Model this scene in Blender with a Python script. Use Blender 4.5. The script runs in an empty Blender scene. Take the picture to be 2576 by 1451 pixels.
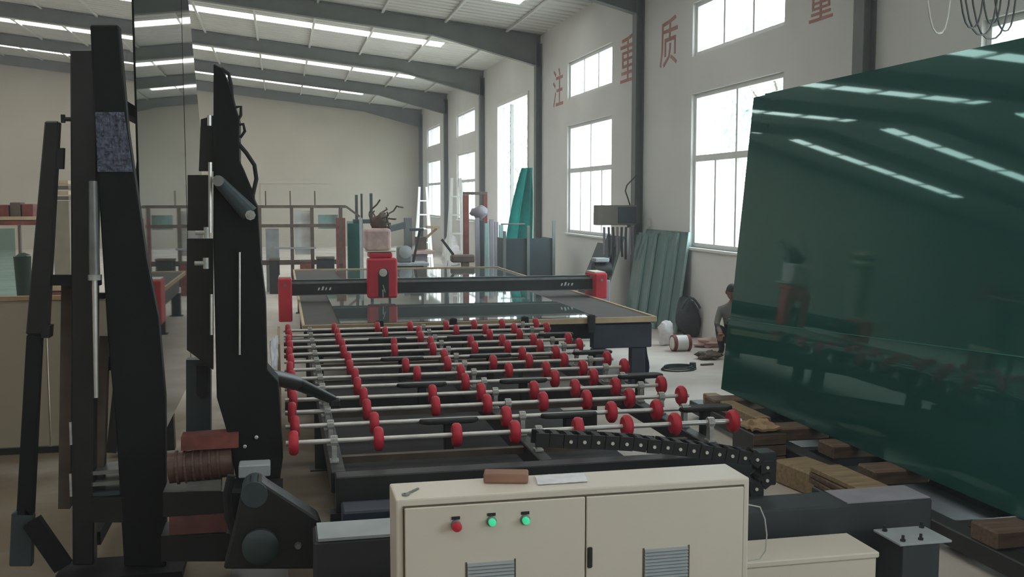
import bpy, bmesh, math, random
from mathutils import Vector, Matrix, Euler, noise

# ------------------------------------------------------------------ camera, sky, exposure
scene = bpy.context.scene
COL = scene.collection
FPX, CAM_H, VPX, VPY, IMW, IMH = 2600.0, 2.2, 707.0, 500.0, 2576, 1451
CAM = Vector((0.0, 0.0, CAM_H))
dY = Vector(((VPX - IMW / 2) / FPX, (VPY - IMH / 2) / FPX, 1.0)).normalized()
dD = Vector((0.0, 1.0, -dY.y / dY.z)).normalized()
dX = dD.cross(dY)
TOW = Matrix((dX, dY, -dD))                      # image axes -> world axes
cam_data = bpy.data.cameras.new('camera')
cam_data.sensor_fit = 'HORIZONTAL'; cam_data.sensor_width = 36.0
cam_data.lens = 36.0 * FPX / IMW
cam_data.clip_start = 0.05; cam_data.clip_end = 400
cam = bpy.data.objects.new('camera', cam_data); COL.objects.link(cam)
_r = TOW @ Vector((1, 0, 0)); _u = TOW @ Vector((0, -1, 0)); _b = TOW @ Vector((0, 0, -1))
cam.matrix_world = Matrix(((_r.x, _u.x, _b.x, CAM.x), (_r.y, _u.y, _b.y, CAM.y), (_r.z, _u.z, _b.z, CAM.z), (0, 0, 0, 1)))
scene.camera = cam

world = bpy.data.worlds.new('sky'); scene.world = world
world.use_nodes = True
_n = world.node_tree.nodes; _n.clear()
_bg = _n.new('ShaderNodeBackground'); _o = _n.new('ShaderNodeOutputWorld')
_bg.inputs[0].default_value = (0.86, 0.95, 1.0, 1); _bg.inputs[1].default_value = 12.0
world.node_tree.links.new(_bg.outputs[0], _o.inputs[0])
SKYLIGHT_STRENGTH = 6.0
HAZE = 0.0045
scene.view_settings.view_transform = 'Standard'; scene.view_settings.look = 'None'
scene.view_settings.gamma = 1.0; scene.view_settings.use_curve_mapping = False
scene.view_settings.exposure = -0.15
cy = scene.cycles
cy.max_bounces = 7; cy.diffuse_bounces = 4; cy.glossy_bounces = 4; cy.transmission_bounces = 4; cy.transparent_max_bounces = 10
cy.caustics_reflective = False; cy.caustics_refractive = False
cy.use_denoising = True; cy.sample_clamp_indirect = 6.0

for _i, (_a, _b, _c, _d) in enumerate([(a, b, *z) for a, b in ((-9.5, -6.2), (-1.9, 1.3), (5.6, 8.75), (12.72, 15.85), (20.0, 23.3), (35.05, 38.8), (43.0, 46.9)) for z in ((4.47, 5.32), (1.42, 3.88))] + [(27.1, 31.2, 0.0, 5.07)]):
    _l = bpy.data.lights.new('window_portal', 'AREA'); _l.shape = 'RECTANGLE'; _l.size = _b - _a; _l.size_y = _d - _c
    _l.cycles.is_portal = True                       # guides the sampling of the sky through the window, gives no light itself
    _lo = bpy.data.objects.new('window_portal', _l); COL.objects.link(_lo)
    _lo.location = (6.5 + .22, (_a + _b) / 2, (_c + _d) / 2); _lo.rotation_euler = (math.radians(90), 0, math.radians(90))
random.seed(7)
PI = math.pi
X3, Y3, Z3 = Vector((1, 0, 0)), Vector((0, 1, 0)), Vector((0, 0, 1))


def at(px, py, X=None, Y=None, Z=None):
    """the world point seen at a pixel, on a plane of the building (X, Y or Z given)"""
    r = TOW @ Vector(((px - IMW / 2) / FPX, (py - IMH / 2) / FPX, 1.0))
    if X is not None: t = X / r.x
    elif Y is not None: t = Y / r.y
    else: t = (Z - CAM_H) / r.z
    return CAM + r * t


def srgb(r, g, b):
    f = lambda c: (c / 255 / 12.92) if c <= 10 else ((c / 255 + 0.055) / 1.055) ** 2.4
    return (f(r), f(g), f(b))


# ------------------------------------------------------------------ materials
MATS = {}


def floor_mat():
    """pale concrete with a darker brown area around the loading machines"""
    m = mat('worn_concrete', srgb(205, 198, 190), 0.7, var=0.06, scale=1.1, bump=0.04, dirt=srgb(184, 174, 162))
    nt = m.node_tree; N = nt.nodes; L = nt.links; p = N['Principled BSDF']
    src = p.inputs['Base Color'].links[0].from_socket
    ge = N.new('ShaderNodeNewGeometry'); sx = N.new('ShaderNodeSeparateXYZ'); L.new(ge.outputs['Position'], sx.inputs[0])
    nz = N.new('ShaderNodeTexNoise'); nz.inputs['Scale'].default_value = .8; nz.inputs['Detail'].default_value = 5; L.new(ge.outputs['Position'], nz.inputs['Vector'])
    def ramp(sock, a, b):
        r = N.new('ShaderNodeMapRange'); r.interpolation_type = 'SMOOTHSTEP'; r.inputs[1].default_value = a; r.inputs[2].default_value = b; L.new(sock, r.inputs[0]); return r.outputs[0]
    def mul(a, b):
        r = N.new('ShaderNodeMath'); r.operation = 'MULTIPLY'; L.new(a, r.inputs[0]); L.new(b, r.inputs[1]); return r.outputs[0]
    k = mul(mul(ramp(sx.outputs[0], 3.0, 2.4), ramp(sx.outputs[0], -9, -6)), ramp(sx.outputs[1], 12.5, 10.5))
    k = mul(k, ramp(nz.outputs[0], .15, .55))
    mx = N.new('ShaderNodeMixRGB'); L.new(k, mx.inputs[0]); L.new(src, mx.inputs[1]); mx.inputs[2].default_value = (*srgb(112, 96, 72), 1)  # blends in a darker brown around the machines, broken up by noise
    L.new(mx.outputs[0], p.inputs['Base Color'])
    return m



def mat(name, col, rough=0.6, metal=0.0, var=0.15, scale=5.0, bump=0.0, ior=1.5, stretch=None, dirt=None, emit=0.0):
    if name in MATS: return MATS[name]
    m = bpy.data.materials.new(name); m.use_nodes = True
    nt = m.node_tree; N = nt.nodes; L = nt.links
    p = N['Principled BSDF']
    p.inputs['Roughness'].default_value = rough; p.inputs['Metallic'].default_value = metal; p.inputs['IOR'].default_value = ior
    tc = N.new('ShaderNodeTexCoord'); mp = N.new('ShaderNodeMapping'); nz = N.new('ShaderNodeTexNoise')
    L.new(tc.outputs['Object'], mp.inputs[0]); L.new(mp.outputs[0], nz.inputs['Vector'])
    if stretch: mp.inputs['Scale'].default_value = stretch
    nz.inputs['Scale'].default_value = scale; nz.inputs['Detail'].default_value = 4
    rmp = N.new('ShaderNodeValToRGB'); L.new(nz.outputs[0], rmp.inputs[0])
    lo = [c * (1 - var) for c in col]; hi = [min(1, c * (1 + var)) for c in col]
    if dirt: lo = dirt
    rmp.color_ramp.elements[0].position = 0.32; rmp.color_ramp.elements[1].position = 0.68
    rmp.color_ramp.elements[0].color = (*lo, 1); rmp.color_ramp.elements[1].color = (*hi, 1)
    L.new(rmp.outputs[0], p.inputs['Base Color'])
    if bump:
        b = N.new('ShaderNodeBump'); b.inputs['Strength'].default_value = bump; b.inputs['Distance'].default_value = 0.02
        L.new(nz.outputs[0], b.inputs['Height']); L.new(b.outputs[0], p.inputs['Normal'])
    if emit:
        p.inputs['Emission Color'].default_value = (*col, 1); p.inputs['Emission Strength'].default_value = emit
    MATS[name] = m
    return m


def pane_mat(name, tint, refl=0.12, ior=1.45):
    if name in MATS: return MATS[name]
    m = bpy.data.materials.new(name); m.use_nodes = True
    nt = m.node_tree; N = nt.nodes; L = nt.links; N.clear()
    o = N.new('ShaderNodeOutputMaterial'); mx = N.new('ShaderNodeMixShader'); t = N.new('ShaderNodeBsdfTransparent')
    g = N.new('ShaderNodeBsdfGlossy'); fr = N.new('ShaderNodeFresnel'); tc = N.new('ShaderNodeTexCoord'); nz = N.new('ShaderNodeTexNoise')
    ad = N.new('ShaderNodeMixRGB')
    ad.inputs[1].default_value = (*tint, 1); ad.inputs[2].default_value = (*[c * 0.93 for c in tint], 1)
    nz.inputs['Scale'].default_value = 3; L.new(tc.outputs['Object'], nz.inputs['Vector']); L.new(nz.outputs[0], ad.inputs[0])
    L.new(ad.outputs[0], t.inputs[0]); 
    ge = N.new('ShaderNodeNewGeometry'); mr = N.new('ShaderNodeMapRange'); mr.inputs[3].default_value = ior; mr.inputs[4].default_value = 1 / ior
    L.new(ge.outputs['Backfacing'], mr.inputs[0]); L.new(mr.outputs[0], fr.inputs[0]); g.inputs['Roughness'].default_value = 0.03
    L.new(fr.outputs[0], mx.inputs[0]); L.new(t.outputs[0], mx.inputs[1]); L.new(g.outputs[0], mx.inputs[2]); L.new(mx.outputs[0], o.inputs[0])
    MATS[name] = m
    return m


def skylight_mat():
    m = bpy.data.materials.new('translucent_roof_panel'); m.use_nodes = True
    nt = m.node_tree; N = nt.nodes; L = nt.links; N.clear()
    o = N.new('ShaderNodeOutputMaterial'); e = N.new('ShaderNodeEmission'); nz = N.new('ShaderNodeTexNoise'); tc = N.new('ShaderNodeTexCoord')
    r = N.new('ShaderNodeValToRGB'); nz.inputs['Scale'].default_value = 1.5
    r.color_ramp.elements[0].color = (0.86, 0.9, 0.86, 1); r.color_ramp.elements[1].color = (1, 1, 0.96, 1)
    L.new(tc.outputs['Object'], nz.inputs['Vector']); L.new(nz.outputs[0], r.inputs[0]); L.new(r.outputs[0], e.inputs[0])
    e.inputs[1].default_value = SKYLIGHT_STRENGTH; L.new(e.outputs[0], o.inputs[0])
    return m


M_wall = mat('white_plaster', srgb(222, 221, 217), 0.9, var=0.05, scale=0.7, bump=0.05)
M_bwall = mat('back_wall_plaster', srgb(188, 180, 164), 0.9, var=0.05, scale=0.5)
M_roof = mat('pale_roof_sheet', srgb(205, 206, 200), 0.6, var=0.05, scale=0.8)
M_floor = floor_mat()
M_frame = mat('grey_green_steel_paint', srgb(112, 116, 114), 0.55, var=0.12, scale=2)
M_white = mat('white_aluminium', srgb(225, 226, 222), 0.5, var=0.05)
M_pane = pane_mat('window_glass', (0.93, 0.97, 0.98))
M_sky = skylight_mat()
M_black = mat('black_machine_paint', srgb(34, 36, 36), 0.5, var=0.3, scale=3)
M_black2 = mat('greasy_black_steel', srgb(26, 28, 26), 0.42, var=0.35, scale=6, bump=0.1)
M_navy = mat('blue_black_paint', srgb(40, 46, 60), 0.45, var=0.2)
M_rubber = mat('black_rubber', srgb(26, 27, 27), 0.75, var=0.2)
M_grey = mat('bare_grey_steel', srgb(128, 130, 128), 0.45, 0.4, var=0.2, scale=8)
M_chrome = mat('polished_shaft_steel', srgb(208, 205, 200), 0.32, 0.55, var=0.1, scale=12)
M_cast = mat('cast_silver_metal', srgb(176, 176, 170), 0.45, 0.3, var=0.2, scale=20)
M_red = mat('red_machine_paint', srgb(200, 44, 62), 0.42, var=0.08)
M_redr = mat('red_rubber_wheel', srgb(196, 38, 58), 0.55, var=0.1, scale=10)
M_rust = mat('rust_red_paint', srgb(120, 62, 52), 0.7, var=0.3, scale=10)
M_brown = mat('brown_primer_steel', srgb(96, 82, 70), 0.7, var=0.25, scale=6)
M_felt = mat('dark_table_felt', srgb(70, 66, 62), 0.85, var=0.12, scale=4)
M_tglass = mat('dark_sheet_glass', srgb(80, 90, 88), 0.03, var=0.1, scale=1.0, ior=1.55)
M_edge = mat('tan_edge_strip', srgb(186, 164, 130), 0.6, var=0.15)
M_green = mat('stacked_green_glass', srgb(34, 82, 76), 0.025, var=0.12, scale=0.5, ior=1.75)
M_green.node_tree.nodes['Principled BSDF'].inputs['Specular Tint'].default_value = (.45, 1, .95, 1)
M_jet = mat('jet_black_machine_paint', srgb(17, 20, 17), 0.75, var=0.3, scale=3)
M_jet.node_tree.nodes['Principled BSDF'].inputs['Specular IOR Level'].default_value = .25
M_dgrey = mat('charcoal_steel_paint', srgb(50, 54, 57), 0.5, var=0.15, scale=3)
M_greenE = mat('green_glass_edge', srgb(60, 140, 128), 0.2, var=0.15, scale=3)
M_mirror = mat('dark_tinted_glass', srgb(30, 36, 30), 0.02, var=0.06, scale=0.6, ior=1.33)
M_dglass = mat('dark_reflective_glass', srgb(22, 26, 25), 0.05, var=0.2, scale=1.2, ior=1.4)
M_lean = pane_mat('clear_green_glass', (0.66, 0.79, 0.78))
M_leanE = mat('pale_glass_edge', srgb(150, 180, 176), 0.2, var=0.1)
M_cream = mat('cream_cabinet_paint', srgb(216, 206, 190), 0.45, var=0.03, scale=1.5)
M_creamd = mat('cream_cabinet_seam', srgb(92, 84, 70), 0.7, var=0.1)
M_tan = mat('tan_board', srgb(170, 142, 108), 0.8, var=0.15, scale=4)
M_card = mat('brown_cardboard', srgb(150, 112, 92), 0.85, var=0.15, scale=9)
M_wood = mat('raw_timber', srgb(150, 128, 96), 0.75, var=0.25, scale=4, stretch=(1, 9, 9), bump=0.1)
M_woodd = mat('weathered_timber', srgb(104, 84, 68), 0.8, var=0.3, scale=4, stretch=(1, 9, 9), bump=0.1)
M_paper = mat('white_film', srgb(222, 220, 222), 0.5, var=0.1, scale=14, bump=0.4)
M_tarp = mat('teal_tarpaulin', srgb(6, 196, 190), 0.6, var=0.25, scale=2, bump=0.3)
M_slate = mat('slate_grey_steel', srgb(54, 66, 70), 0.5, var=0.12)
M_lav = mat('lavender_grey_steel', srgb(142, 138, 146), 0.6, var=0.12)
M_pink = mat('dusty_pink_cover', srgb(206, 176, 170), 0.7, var=0.15, scale=12)
M_skin = mat('skin', srgb(128, 92, 74), 0.6, var=0.08)
M_shirt = mat('grey_work_shirt', srgb(112, 112, 106), 0.9, var=0.12, scale=8)
M_trous = mat('dark_work_trousers', srgb(56, 54, 56), 0.9, var=0.15)
M_hair = mat('black_hair', srgb(30, 28, 28), 0.7, var=0.2)
M_leaf = mat('pale_green_leaves', srgb(150, 176, 162), 0.8, var=0.3, scale=3)
M_bark = mat('tree_bark', srgb(110, 96, 80), 0.9, var=0.2)
M_ground = mat('yard_concrete', srgb(190, 188, 180), 0.9, var=0.1, scale=0.4)
M_glow = mat('green_pilot_lens', srgb(70, 220, 160), 0.25, var=0.05, emit=0.5)
M_dial = mat('pale_dial_face', srgb(206, 200, 186), 0.5, var=0.05)
M_brownm = mat('oily_brown_motor', srgb(94, 66, 56), 0.5, var=0.3, scale=7)
M_char = mat('faded_red_wall_paint', srgb(182, 128, 122), 0.85, var=0.2, scale=3)
M_wirew = mat('pale_cable', srgb(190, 188, 180), 0.5, var=0.05)
M_wired = mat('dark_cable', srgb(58, 62, 62), 0.5, var=0.1)
M_blued = mat('dark_blue_cloth', srgb(38, 58, 80), 0.85, var=0.25, scale=8)
M_lplate = mat('pale_grey_plate', srgb(158, 164, 166), 0.5, var=0.12)


# ------------------------------------------------------------------ mesh builder and object tree
class MB:
    def __init__(s): s.v = []; s.f = []

    def _add(s, vs, fs):
        o = len(s.v); s.v += [Vector(v) for v in vs]; s.f += [tuple(i + o for i in f) for f in fs]; return s

    def box(s, c, d, R=None):
        c = Vector(c); hx, hy, hz = [k / 2 for k in d]
        vs = [Vector((x, y, z)) for x in (-hx, hx) for y in (-hy, hy) for z in (-hz, hz)]
        if R is not None: vs = [R @ v for v in vs]
        return s._add([c + v for v in vs], [(0, 1, 3, 2), (4, 6, 7, 5), (0, 4, 5, 1), (2, 3, 7, 6), (0, 2, 6, 4), (1, 5, 7, 3)])

    def box2(s, lo, hi):
        return s.box([(a + b) / 2 for a, b in zip(lo, hi)], [abs(b - a) for a, b in zip(lo, hi)])

    def bar(s, p0, p1, w, h, up=Z3):
        p0, p1 = Vector(p0), Vector(p1); d = p1 - p0; L = d.length; a = d.normalized()
        side = up.cross(a)
        if side.length < 1e-3: side = X3.cross(a)
        side.normalize(); u = a.cross(side)
        return s.box((p0 + p1) / 2, (L, w, h), Matrix((a, side, u)).transposed())

    def cyl(s, p0, p1, r, r2=None, n=12):
        p0, p1 = Vector(p0), Vector(p1); r2 = r if r2 is None else r2
        a = (p1 - p0).normalized(); t = a.orthogonal().normalized(); b = a.cross(t)
        vs = []
        for p, q in ((p0, r), (p1, r2)):
            for i in range(n):
                an = 2 * PI * i / n; vs.append(p + (t * math.cos(an) + b * math.sin(an)) * q)
        fs = [(i, (i + 1) % n, n + (i + 1) % n, n + i) for i in range(n)]
        fs += [tuple(range(n - 1, -1, -1)), tuple(range(n, 2 * n))]
        return s._add(vs, fs)

    def tube(s, pts, r, n=6, closed=False):
        pts = [Vector(p) for p in pts]; m = len(pts); vs = []; ref = None
        for i, p in enumerate(pts):
            a = (pts[(i + 1) % m] - pts[i - 1]) if closed else (pts[min(i + 1, m - 1)] - pts[max(i - 1, 0)])
            a = a.normalized() if a.length > 1e-9 else Z3
            t = (ref - a * ref.dot(a)) if ref is not None else a.orthogonal()
            if t.length < 1e-4: t = a.orthogonal()
            t.normalize(); ref = t; b = a.cross(t)
            for k in range(n):
                an = 2 * PI * k / n; vs.append(p + (t * math.cos(an) + b * math.sin(an)) * r)
        fs = []
        for i in range(m if closed else m - 1):
            j = (i + 1) % m
            for k in range(n): fs.append((i * n + k, i * n + (k + 1) % n, j * n + (k + 1) % n, j * n + k))
        if not closed: fs += [tuple(range(n - 1, -1, -1)), tuple(range((m - 1) * n, m * n))]
        return s._add(vs, fs)

    def prism(s, poly, depth):
        """poly: 3-D points of a planar outline; depth: extrusion vector"""
        d = Vector(depth); n = len(poly); P = [Vector(p) for p in poly]
        vs = P + [p + d for p in P]
        fs = [tuple(range(n - 1, -1, -1)), tuple(range(n, 2 * n))] + [(i, (i + 1) % n, n + (i + 1) % n, n + i) for i in range(n)]
        return s._add(vs, fs)

    def lathe(s, prof, c, axis=Z3, n=16):
        """prof: (radius, height) pairs along axis from c"""
        c = Vector(c); a = Vector(axis).normalized(); t = a.orthogonal().normalized(); b = a.cross(t); vs = []
        for r, h in prof:
            for k in range(n):
                an = 2 * PI * k / n; vs.append(c + a * h + (t * math.cos(an) + b * math.sin(an)) * max(r, 1e-4))
        fs = []
        for i in range(len(prof) - 1):
            for k in range(n): fs.append((i * n + k, i * n + (k + 1) % n, (i + 1) * n + (k + 1) % n, (i + 1) * n + k))
        fs += [tuple(range(n - 1, -1, -1)), tuple(range((len(prof) - 1) * n, len(prof) * n))]
        return s._add(vs, fs)

    def blob(s, c, r, seed=0, amp=0.25, nu=14, nv=9, freq=1.6):
        c = Vector(c); vs = []; fs = []
        for j in range(nv + 1):
            th = PI * j / nv
            for i in range(nu):
                ph = 2 * PI * i / nu
                d = Vector((math.sin(th) * math.cos(ph), math.sin(th) * math.sin(ph), math.cos(th)))
                k = 1 + amp * noise.noise(d * freq + Vector((seed * 3.1, seed * 1.7, seed)))
                vs.append(c + Vector((d.x * r[0], d.y * r[1], d.z * r[2])) * k)
        for j in range(nv):
            for i in range(nu): fs.append((j * nu + i, j * nu + (i + 1) % nu, (j + 1) * nu + (i + 1) % nu, (j + 1) * nu + i))
        return s._add(vs, fs)

    def grid(s, fn, nu, nv, thick=0.004):
        """fn(u,v) -> point; a sheet with thickness"""
        P = [[Vector(fn(i / nu, j / nv)) for i in range(nu + 1)] for j in range(nv + 1)]
        n = ((P[0][-1] - P[0][0]).cross(P[-1][0] - P[0][0])).normalized() * thick
        top = [p for row in P for p in row]; w = nu + 1; o = len(top); fs = []
        for j in range(nv):
            for i in range(nu):
                a, b, c, d = j * w + i, j * w + i + 1, (j + 1) * w + i + 1, (j + 1) * w + i
                fs += [(a, b, c, d), (o + d, o + c, o + b, o + a)]
        edge = [i for i in range(w)] + [j * w + nu for j in range(1, nv + 1)] + [nv * w + i for i in range(nu - 1, -1, -1)] + [j * w for j in range(nv - 1, 0, -1)]
        for k in range(len(edge)):
            a, b = edge[k], edge[(k + 1) % len(edge)]; fs.append((b, a, o + a, o + b))
        return s._add(top + [p - n for p in top], fs)

    def build(s, name, m, parent=None, smooth=False, bevel=0.0, seg=1, origin=None):
        lo = Vector((min(v.x for v in s.v), min(v.y for v in s.v), min(v.z for v in s.v)))
        hi = Vector((max(v.x for v in s.v), max(v.y for v in s.v), max(v.z for v in s.v)))
        og = Vector(origin) if origin is not None else Vector(((lo.x + hi.x) / 2, (lo.y + hi.y) / 2, lo.z))
        me = bpy.data.meshes.new(name); me.from_pydata([v - og for v in s.v], [], s.f)
        me.materials.append(m)
        bm = bmesh.new(); bm.from_mesh(me); bmesh.ops.recalc_face_normals(bm, faces=bm.faces)
        bm.to_mesh(me); bm.free()
        if smooth:
            for p in me.polygons: p.use_smooth = True
            me.set_sharp_from_angle(angle=math.radians(40))
        o = bpy.data.objects.new(name, me); COL.objects.link(o)
        WL[o] = og
        o.location = og - (WL[parent] if parent else Vector())
        if parent: o.parent = parent
        if bevel:
            b = o.modifiers.new('bevel', 'BEVEL'); b.width = bevel; b.segments = seg; b.limit_method = 'ANGLE'
        return o


WL = {}


def tag(o, label=None, cat=None, group=None, kind=None):
    if label: o['label'] = label
    if cat: o['category'] = cat
    if group: o['group'] = group
    if kind: o['kind'] = kind
    return o


def thing(name, loc, label=None, cat=None, group=None, kind=None):
    o = bpy.data.objects.new(name, None); COL.objects.link(o)
    o.empty_display_size = 0.1; o.location = Vector(loc); WL[o] = Vector(loc)
    return tag(o, label, cat, group, kind)


def copy_part(o, parent, shift=(0, 0, 0)):
    c = o.copy(); COL.objects.link(c); c.parent = parent
    WL[c] = WL[o] + Vector(shift); c.location = WL[c] - (WL[parent] if parent else Vector())
    return c


# ------------------------------------------------------------------ the building
XW, YB, YF, XL, XR = 6.5, 48.8, -14.0, -32.5, -13.0      # right wall, back, front, left wall, ridge
SL, EAVE = 0.113, 6.32
roofz = lambda x: EAVE + SL * (XW - x) if x > XR else EAVE + SL * (XW - XR) - SL * (XR - x)
FRAMES = [10.65 + 7.57 * i for i in range(-3, 6)]
WINS = [(-9.5, -6.2), (-1.9, 1.3), (5.6, 8.75), (12.72, 15.85), (20.0, 23.3), (35.05, 38.8), (43.0, 46.9)]
DOOR = (27.1, 31.2, 0.0, 5.07)
UP, LOW = (4.47, 5.32), (1.42, 3.88)

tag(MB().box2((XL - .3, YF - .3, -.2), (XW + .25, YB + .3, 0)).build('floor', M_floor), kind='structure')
openings = [(a, b, *z) for a, b in WINS for z in (UP, LOW)] + [DOOR]
w = MB(); cuts = sorted({YF, YB} | {y for o in openings for y in o[:2]})
for y0, y1 in zip(cuts, cuts[1:]):
    zs = sorted((o[2], o[3]) for o in openings if o[0] <= y0 + 1e-6 and o[1] >= y1 - 1e-6); z = 0
    for a, b in zs:
        if a > z: w.box2((XW, y0, z), (XW + .25, y1, a))
        z = b
    w.box2((XW, y0, z), (XW + .25, y1, EAVE + .06))
wall_right = tag(w.build('wall_right', M_wall), kind='structure')


def gable(y0, y1):
    pts = [(XL, y0, 0), (XW + .25, y0, 0), (XW + .25, y0, roofz(XW) + .02), (XR, y0, roofz(XR) + .04), (XL, y0, roofz(XL) + .02)]
    return MB().prism(pts, (0, y1 - y0, 0))


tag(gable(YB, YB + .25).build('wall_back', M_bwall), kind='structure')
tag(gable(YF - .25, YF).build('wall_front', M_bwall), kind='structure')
tag(MB().box2((XL - .25, YF, 0), (XL, YB, roofz(XL) + .06)).build('wall_left', M_wall), kind='structure')

# ceiling: ribbed sheet in strips across the bays, translucent panels in mid-bay
SKY = [(f + 7.57 / 2 - .1, 4.7) for f in FRAMES[:-1]]
SKY[4] = (22.2, 5.2); SKY[5] = (29.5, 4.55); SKY[6] = (37.35, 4.75); SKY[7] = (45.0, 3.5)
SHW = 0.44
ceil = MB()


def roof_sheet(mb, ya, yb, xa, xb):
    """ribbed roof sheet between ya..yb, xa (low x) .. xb"""
    n = max(1, round((yb - ya) / 0.36)); st = (yb - ya) / n; prof = []
    for i in range(n):
        y = ya + i * st
        prof += [(y, 0), (y + st * .62, 0), (y + st * .7, .035), (y + st * .92, .035)]
    prof.append((yb, 0))
    segs = [xa] + ([XR] if xa < XR < xb else []) + [xb]
    for p, q in zip(segs, segs[1:]):
        vs = []; m = len(prof)
        for x in (p, q):
            for y, dz in prof: vs.append((x, y, roofz(x) + dz))
        mb._add(vs, [(i, i + 1, m + i + 1, m + i) for i in range(m - 1)])


ys = [YF - .25] + [v for c, _ in SKY for v in (c - SHW, c + SHW)] + [YB + .25]
for i in range(0, len(ys), 2): roof_sheet(ceil, ys[i], ys[i + 1], XL - .25, XW + .25)
for c, xe in SKY:
    roof_sheet(ceil, c - SHW, c + SHW, xe, XW + .25)
    roof_sheet(ceil, c - SHW, c + SHW, XR - .8, XR + .8)
    roof_sheet(ceil, c - SHW, c + SHW, XL - .25, XR - 10)
ceiling = tag(ceil.build('ceiling', M_roof), kind='structure')
for c, xe in SKY:
    for xa, xb in ((XR + .8, xe), (XR - 10, XR - .8)):
        pn = MB().prism([(xa, c - SHW, roofz(xa)), (xb, c - SHW, roofz(xb)), (xb, c + SHW, roofz(xb)), (xa, c + SHW, roofz(xa))], (0, 0, .02)).build('skylight_panel', M_sky, ceiling)
x = XW - .9
while x > XL + 1:
    if abs(x - XR) > .5:
        MB().box2((x - .03, YF, roofz(x) - .06), (x + .03, YB, roofz(x) - .005)).build('purlin', M_roof, ceiling)
    x -= 1.55

# portal frames
for k, fy in enumerate(FRAMES):
    t = thing('trim_%d' % (k + 1), (XW, fy, 0), kind='structure')
    c = MB(); c.box2((XW - .16, fy - .11, 0), (XW - .145, fy + .11, 6.1)); c.box2((XW - .145, fy - .006, 0), (XW - .012, fy + .006, 6.1))
    c.box2((XW - .012, fy - .11, 0), (XW - .001, fy + .11, 6.1)); c.box2((XW - .2, fy - .16, 0), (XW - .001, fy + .16, .02))
    c.build('column', M_frame, t)
    lx = XL + .25
    c = MB(); c.box2((lx, fy - .11, 0), (lx + .015, fy + .11, 6.1)); c.box2((XL + .01, fy - .006, 0), (lx, fy + .006, 6.1)); c.box2((XL + .001, fy - .11, 0), (XL + .012, fy + .11, 6.1))
    c.build('column', M_frame, t)
    top = lambda x: roofz(x) - .03
    for side in (1, -1):
        X = (lambda d: XW - .02 - d) if side == 1 else (lambda d: XL + .02 + d)
        xs = [(0, .78), (2.7, .38), (abs(XR - (XW - .02)), .40)]
        g = MB()
        web = [(X(d), fy - .006, top(X(d))) for d, h in xs] + [(X(d), fy - .006, top(X(d)) - h) for d, h in reversed(xs)]
        g.prism(web, (0, .012, 0))
        for (d0, h0), (d1, h1) in zip(xs, xs[1:]):
            for e0, e1 in ((0, 0), (h0, h1)):
                p = [(X(d0), fy - .1, top(X(d0)) - e0), (X(d1), fy - .1, top(X(d1)) - e1), (X(d1), fy - .1, top(X(d1)) - e1 + .014), (X(d0), fy - .1, top(X(d0)) - e0 + .014)]
                g.prism(p, (0, .2, 0))
        g.build('rafter', M_frame, t)


def window(n, y0, y1, z0, z1, lower):
    t = thing('window_%d' % n, (XW + .1, (y0 + y1) / 2, z0), kind='structure')
    xf0, xf1, fw = XW + .06, XW + .13, .07
    f = MB()
    f.box2((xf0, y0, z0), (xf1, y0 + fw, z1)); f.box2((xf0, y1 - fw, z0), (xf1, y1, z1))
    f.box2((xf0, y0 + fw, z1 - fw), (xf1, y1 - fw, z1)); f.box2((xf0, y0 + fw, z0), (xf1, y1 - fw, z0 + fw))
    f.build('frame', M_white, t)
    xm = (xf0 + xf1) / 2
    if lower:
        zt = z0 + .58 * (z1 - z0)
        MB().box2((xf0, y0 + fw, zt - .05), (xf1, y1 - fw, zt + .05)).build('transom', M_white, t)
        MB().box2((XW - .05, y0 - .06, z0 - .05), (XW + .2, y1 + .06, z0)).build('sill', M_wall, t, bevel=.01)
        n1, n2 = 2, 4
        q = [(n1, zt + .05, z1 - fw), (n2, z0 + fw, zt - .05)]
    else:
        q = [(3, z0 + fw, z1 - fw)]
    W_ = y1 - y0 - 2 * fw
    for m, a, b in q:
        for i in range(m):
            p0, p1 = y0 + fw + W_ * i / m, y0 + fw + W_ * (i + 1) / m
            if i: MB().box2((xf0 + .01, p0 - .03, a), (xf1 - .01, p0 + .03, b)).build('mullion', M_white, t)
            MB().box2((xm - .003, p0 + (.03 if i else 0), a), (xm + .003, p1 - (.03 if i < m - 1 else 0), b)).build('pane', M_pane, t)


k = 1
for a, b in WINS:
    window(k, a, b, *UP, False); window(k + 1, a, b, *LOW, True); k += 2

# tall doorway: white posts, door leaf slid to its far side, open to the yard
t = thing('door_1', (XW + .1, 29.1, 0), kind='structure')
f = MB(); f.box2((XW - .03, DOOR[0], 0), (XW + .2, DOOR[0] + .1, 5.07)); f.box2((XW - .03, DOOR[1] - .1, 0), (XW + .2, DOOR[1], 5.07)); f.box2((XW - .03, DOOR[0] + .1, 4.97), (XW + .2, DOOR[1] - .1, 5.07))
f.build('door_frame', M_white, t)
MB().box2((XW + .13, 29.9, .02), (XW + .18, 31.1, 4.95)).build('door_pane', M_pane, t)
MB().box2((XW + .1, 29.82, .02), (XW + .2, 29.9, 4.95)).build('door_stile', M_frame, t)
# roller shutter door on the back wall
t = thing('door_2', (.5, YB - .02, 0), kind='structure')
MB().box2((-1.0, YB - .06, 2.9), (1.96, YB - .001, 3.05)).build('lintel', M_bwall, t)
sl = MB().box2((-.92, YB - .03, 0), (1.88, YB - .002, .118)).build('slat', M_lav if False else M_bwall, t)
for i in range(1, 24): copy_part(sl, t, (0, 0, .121 * i))

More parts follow.
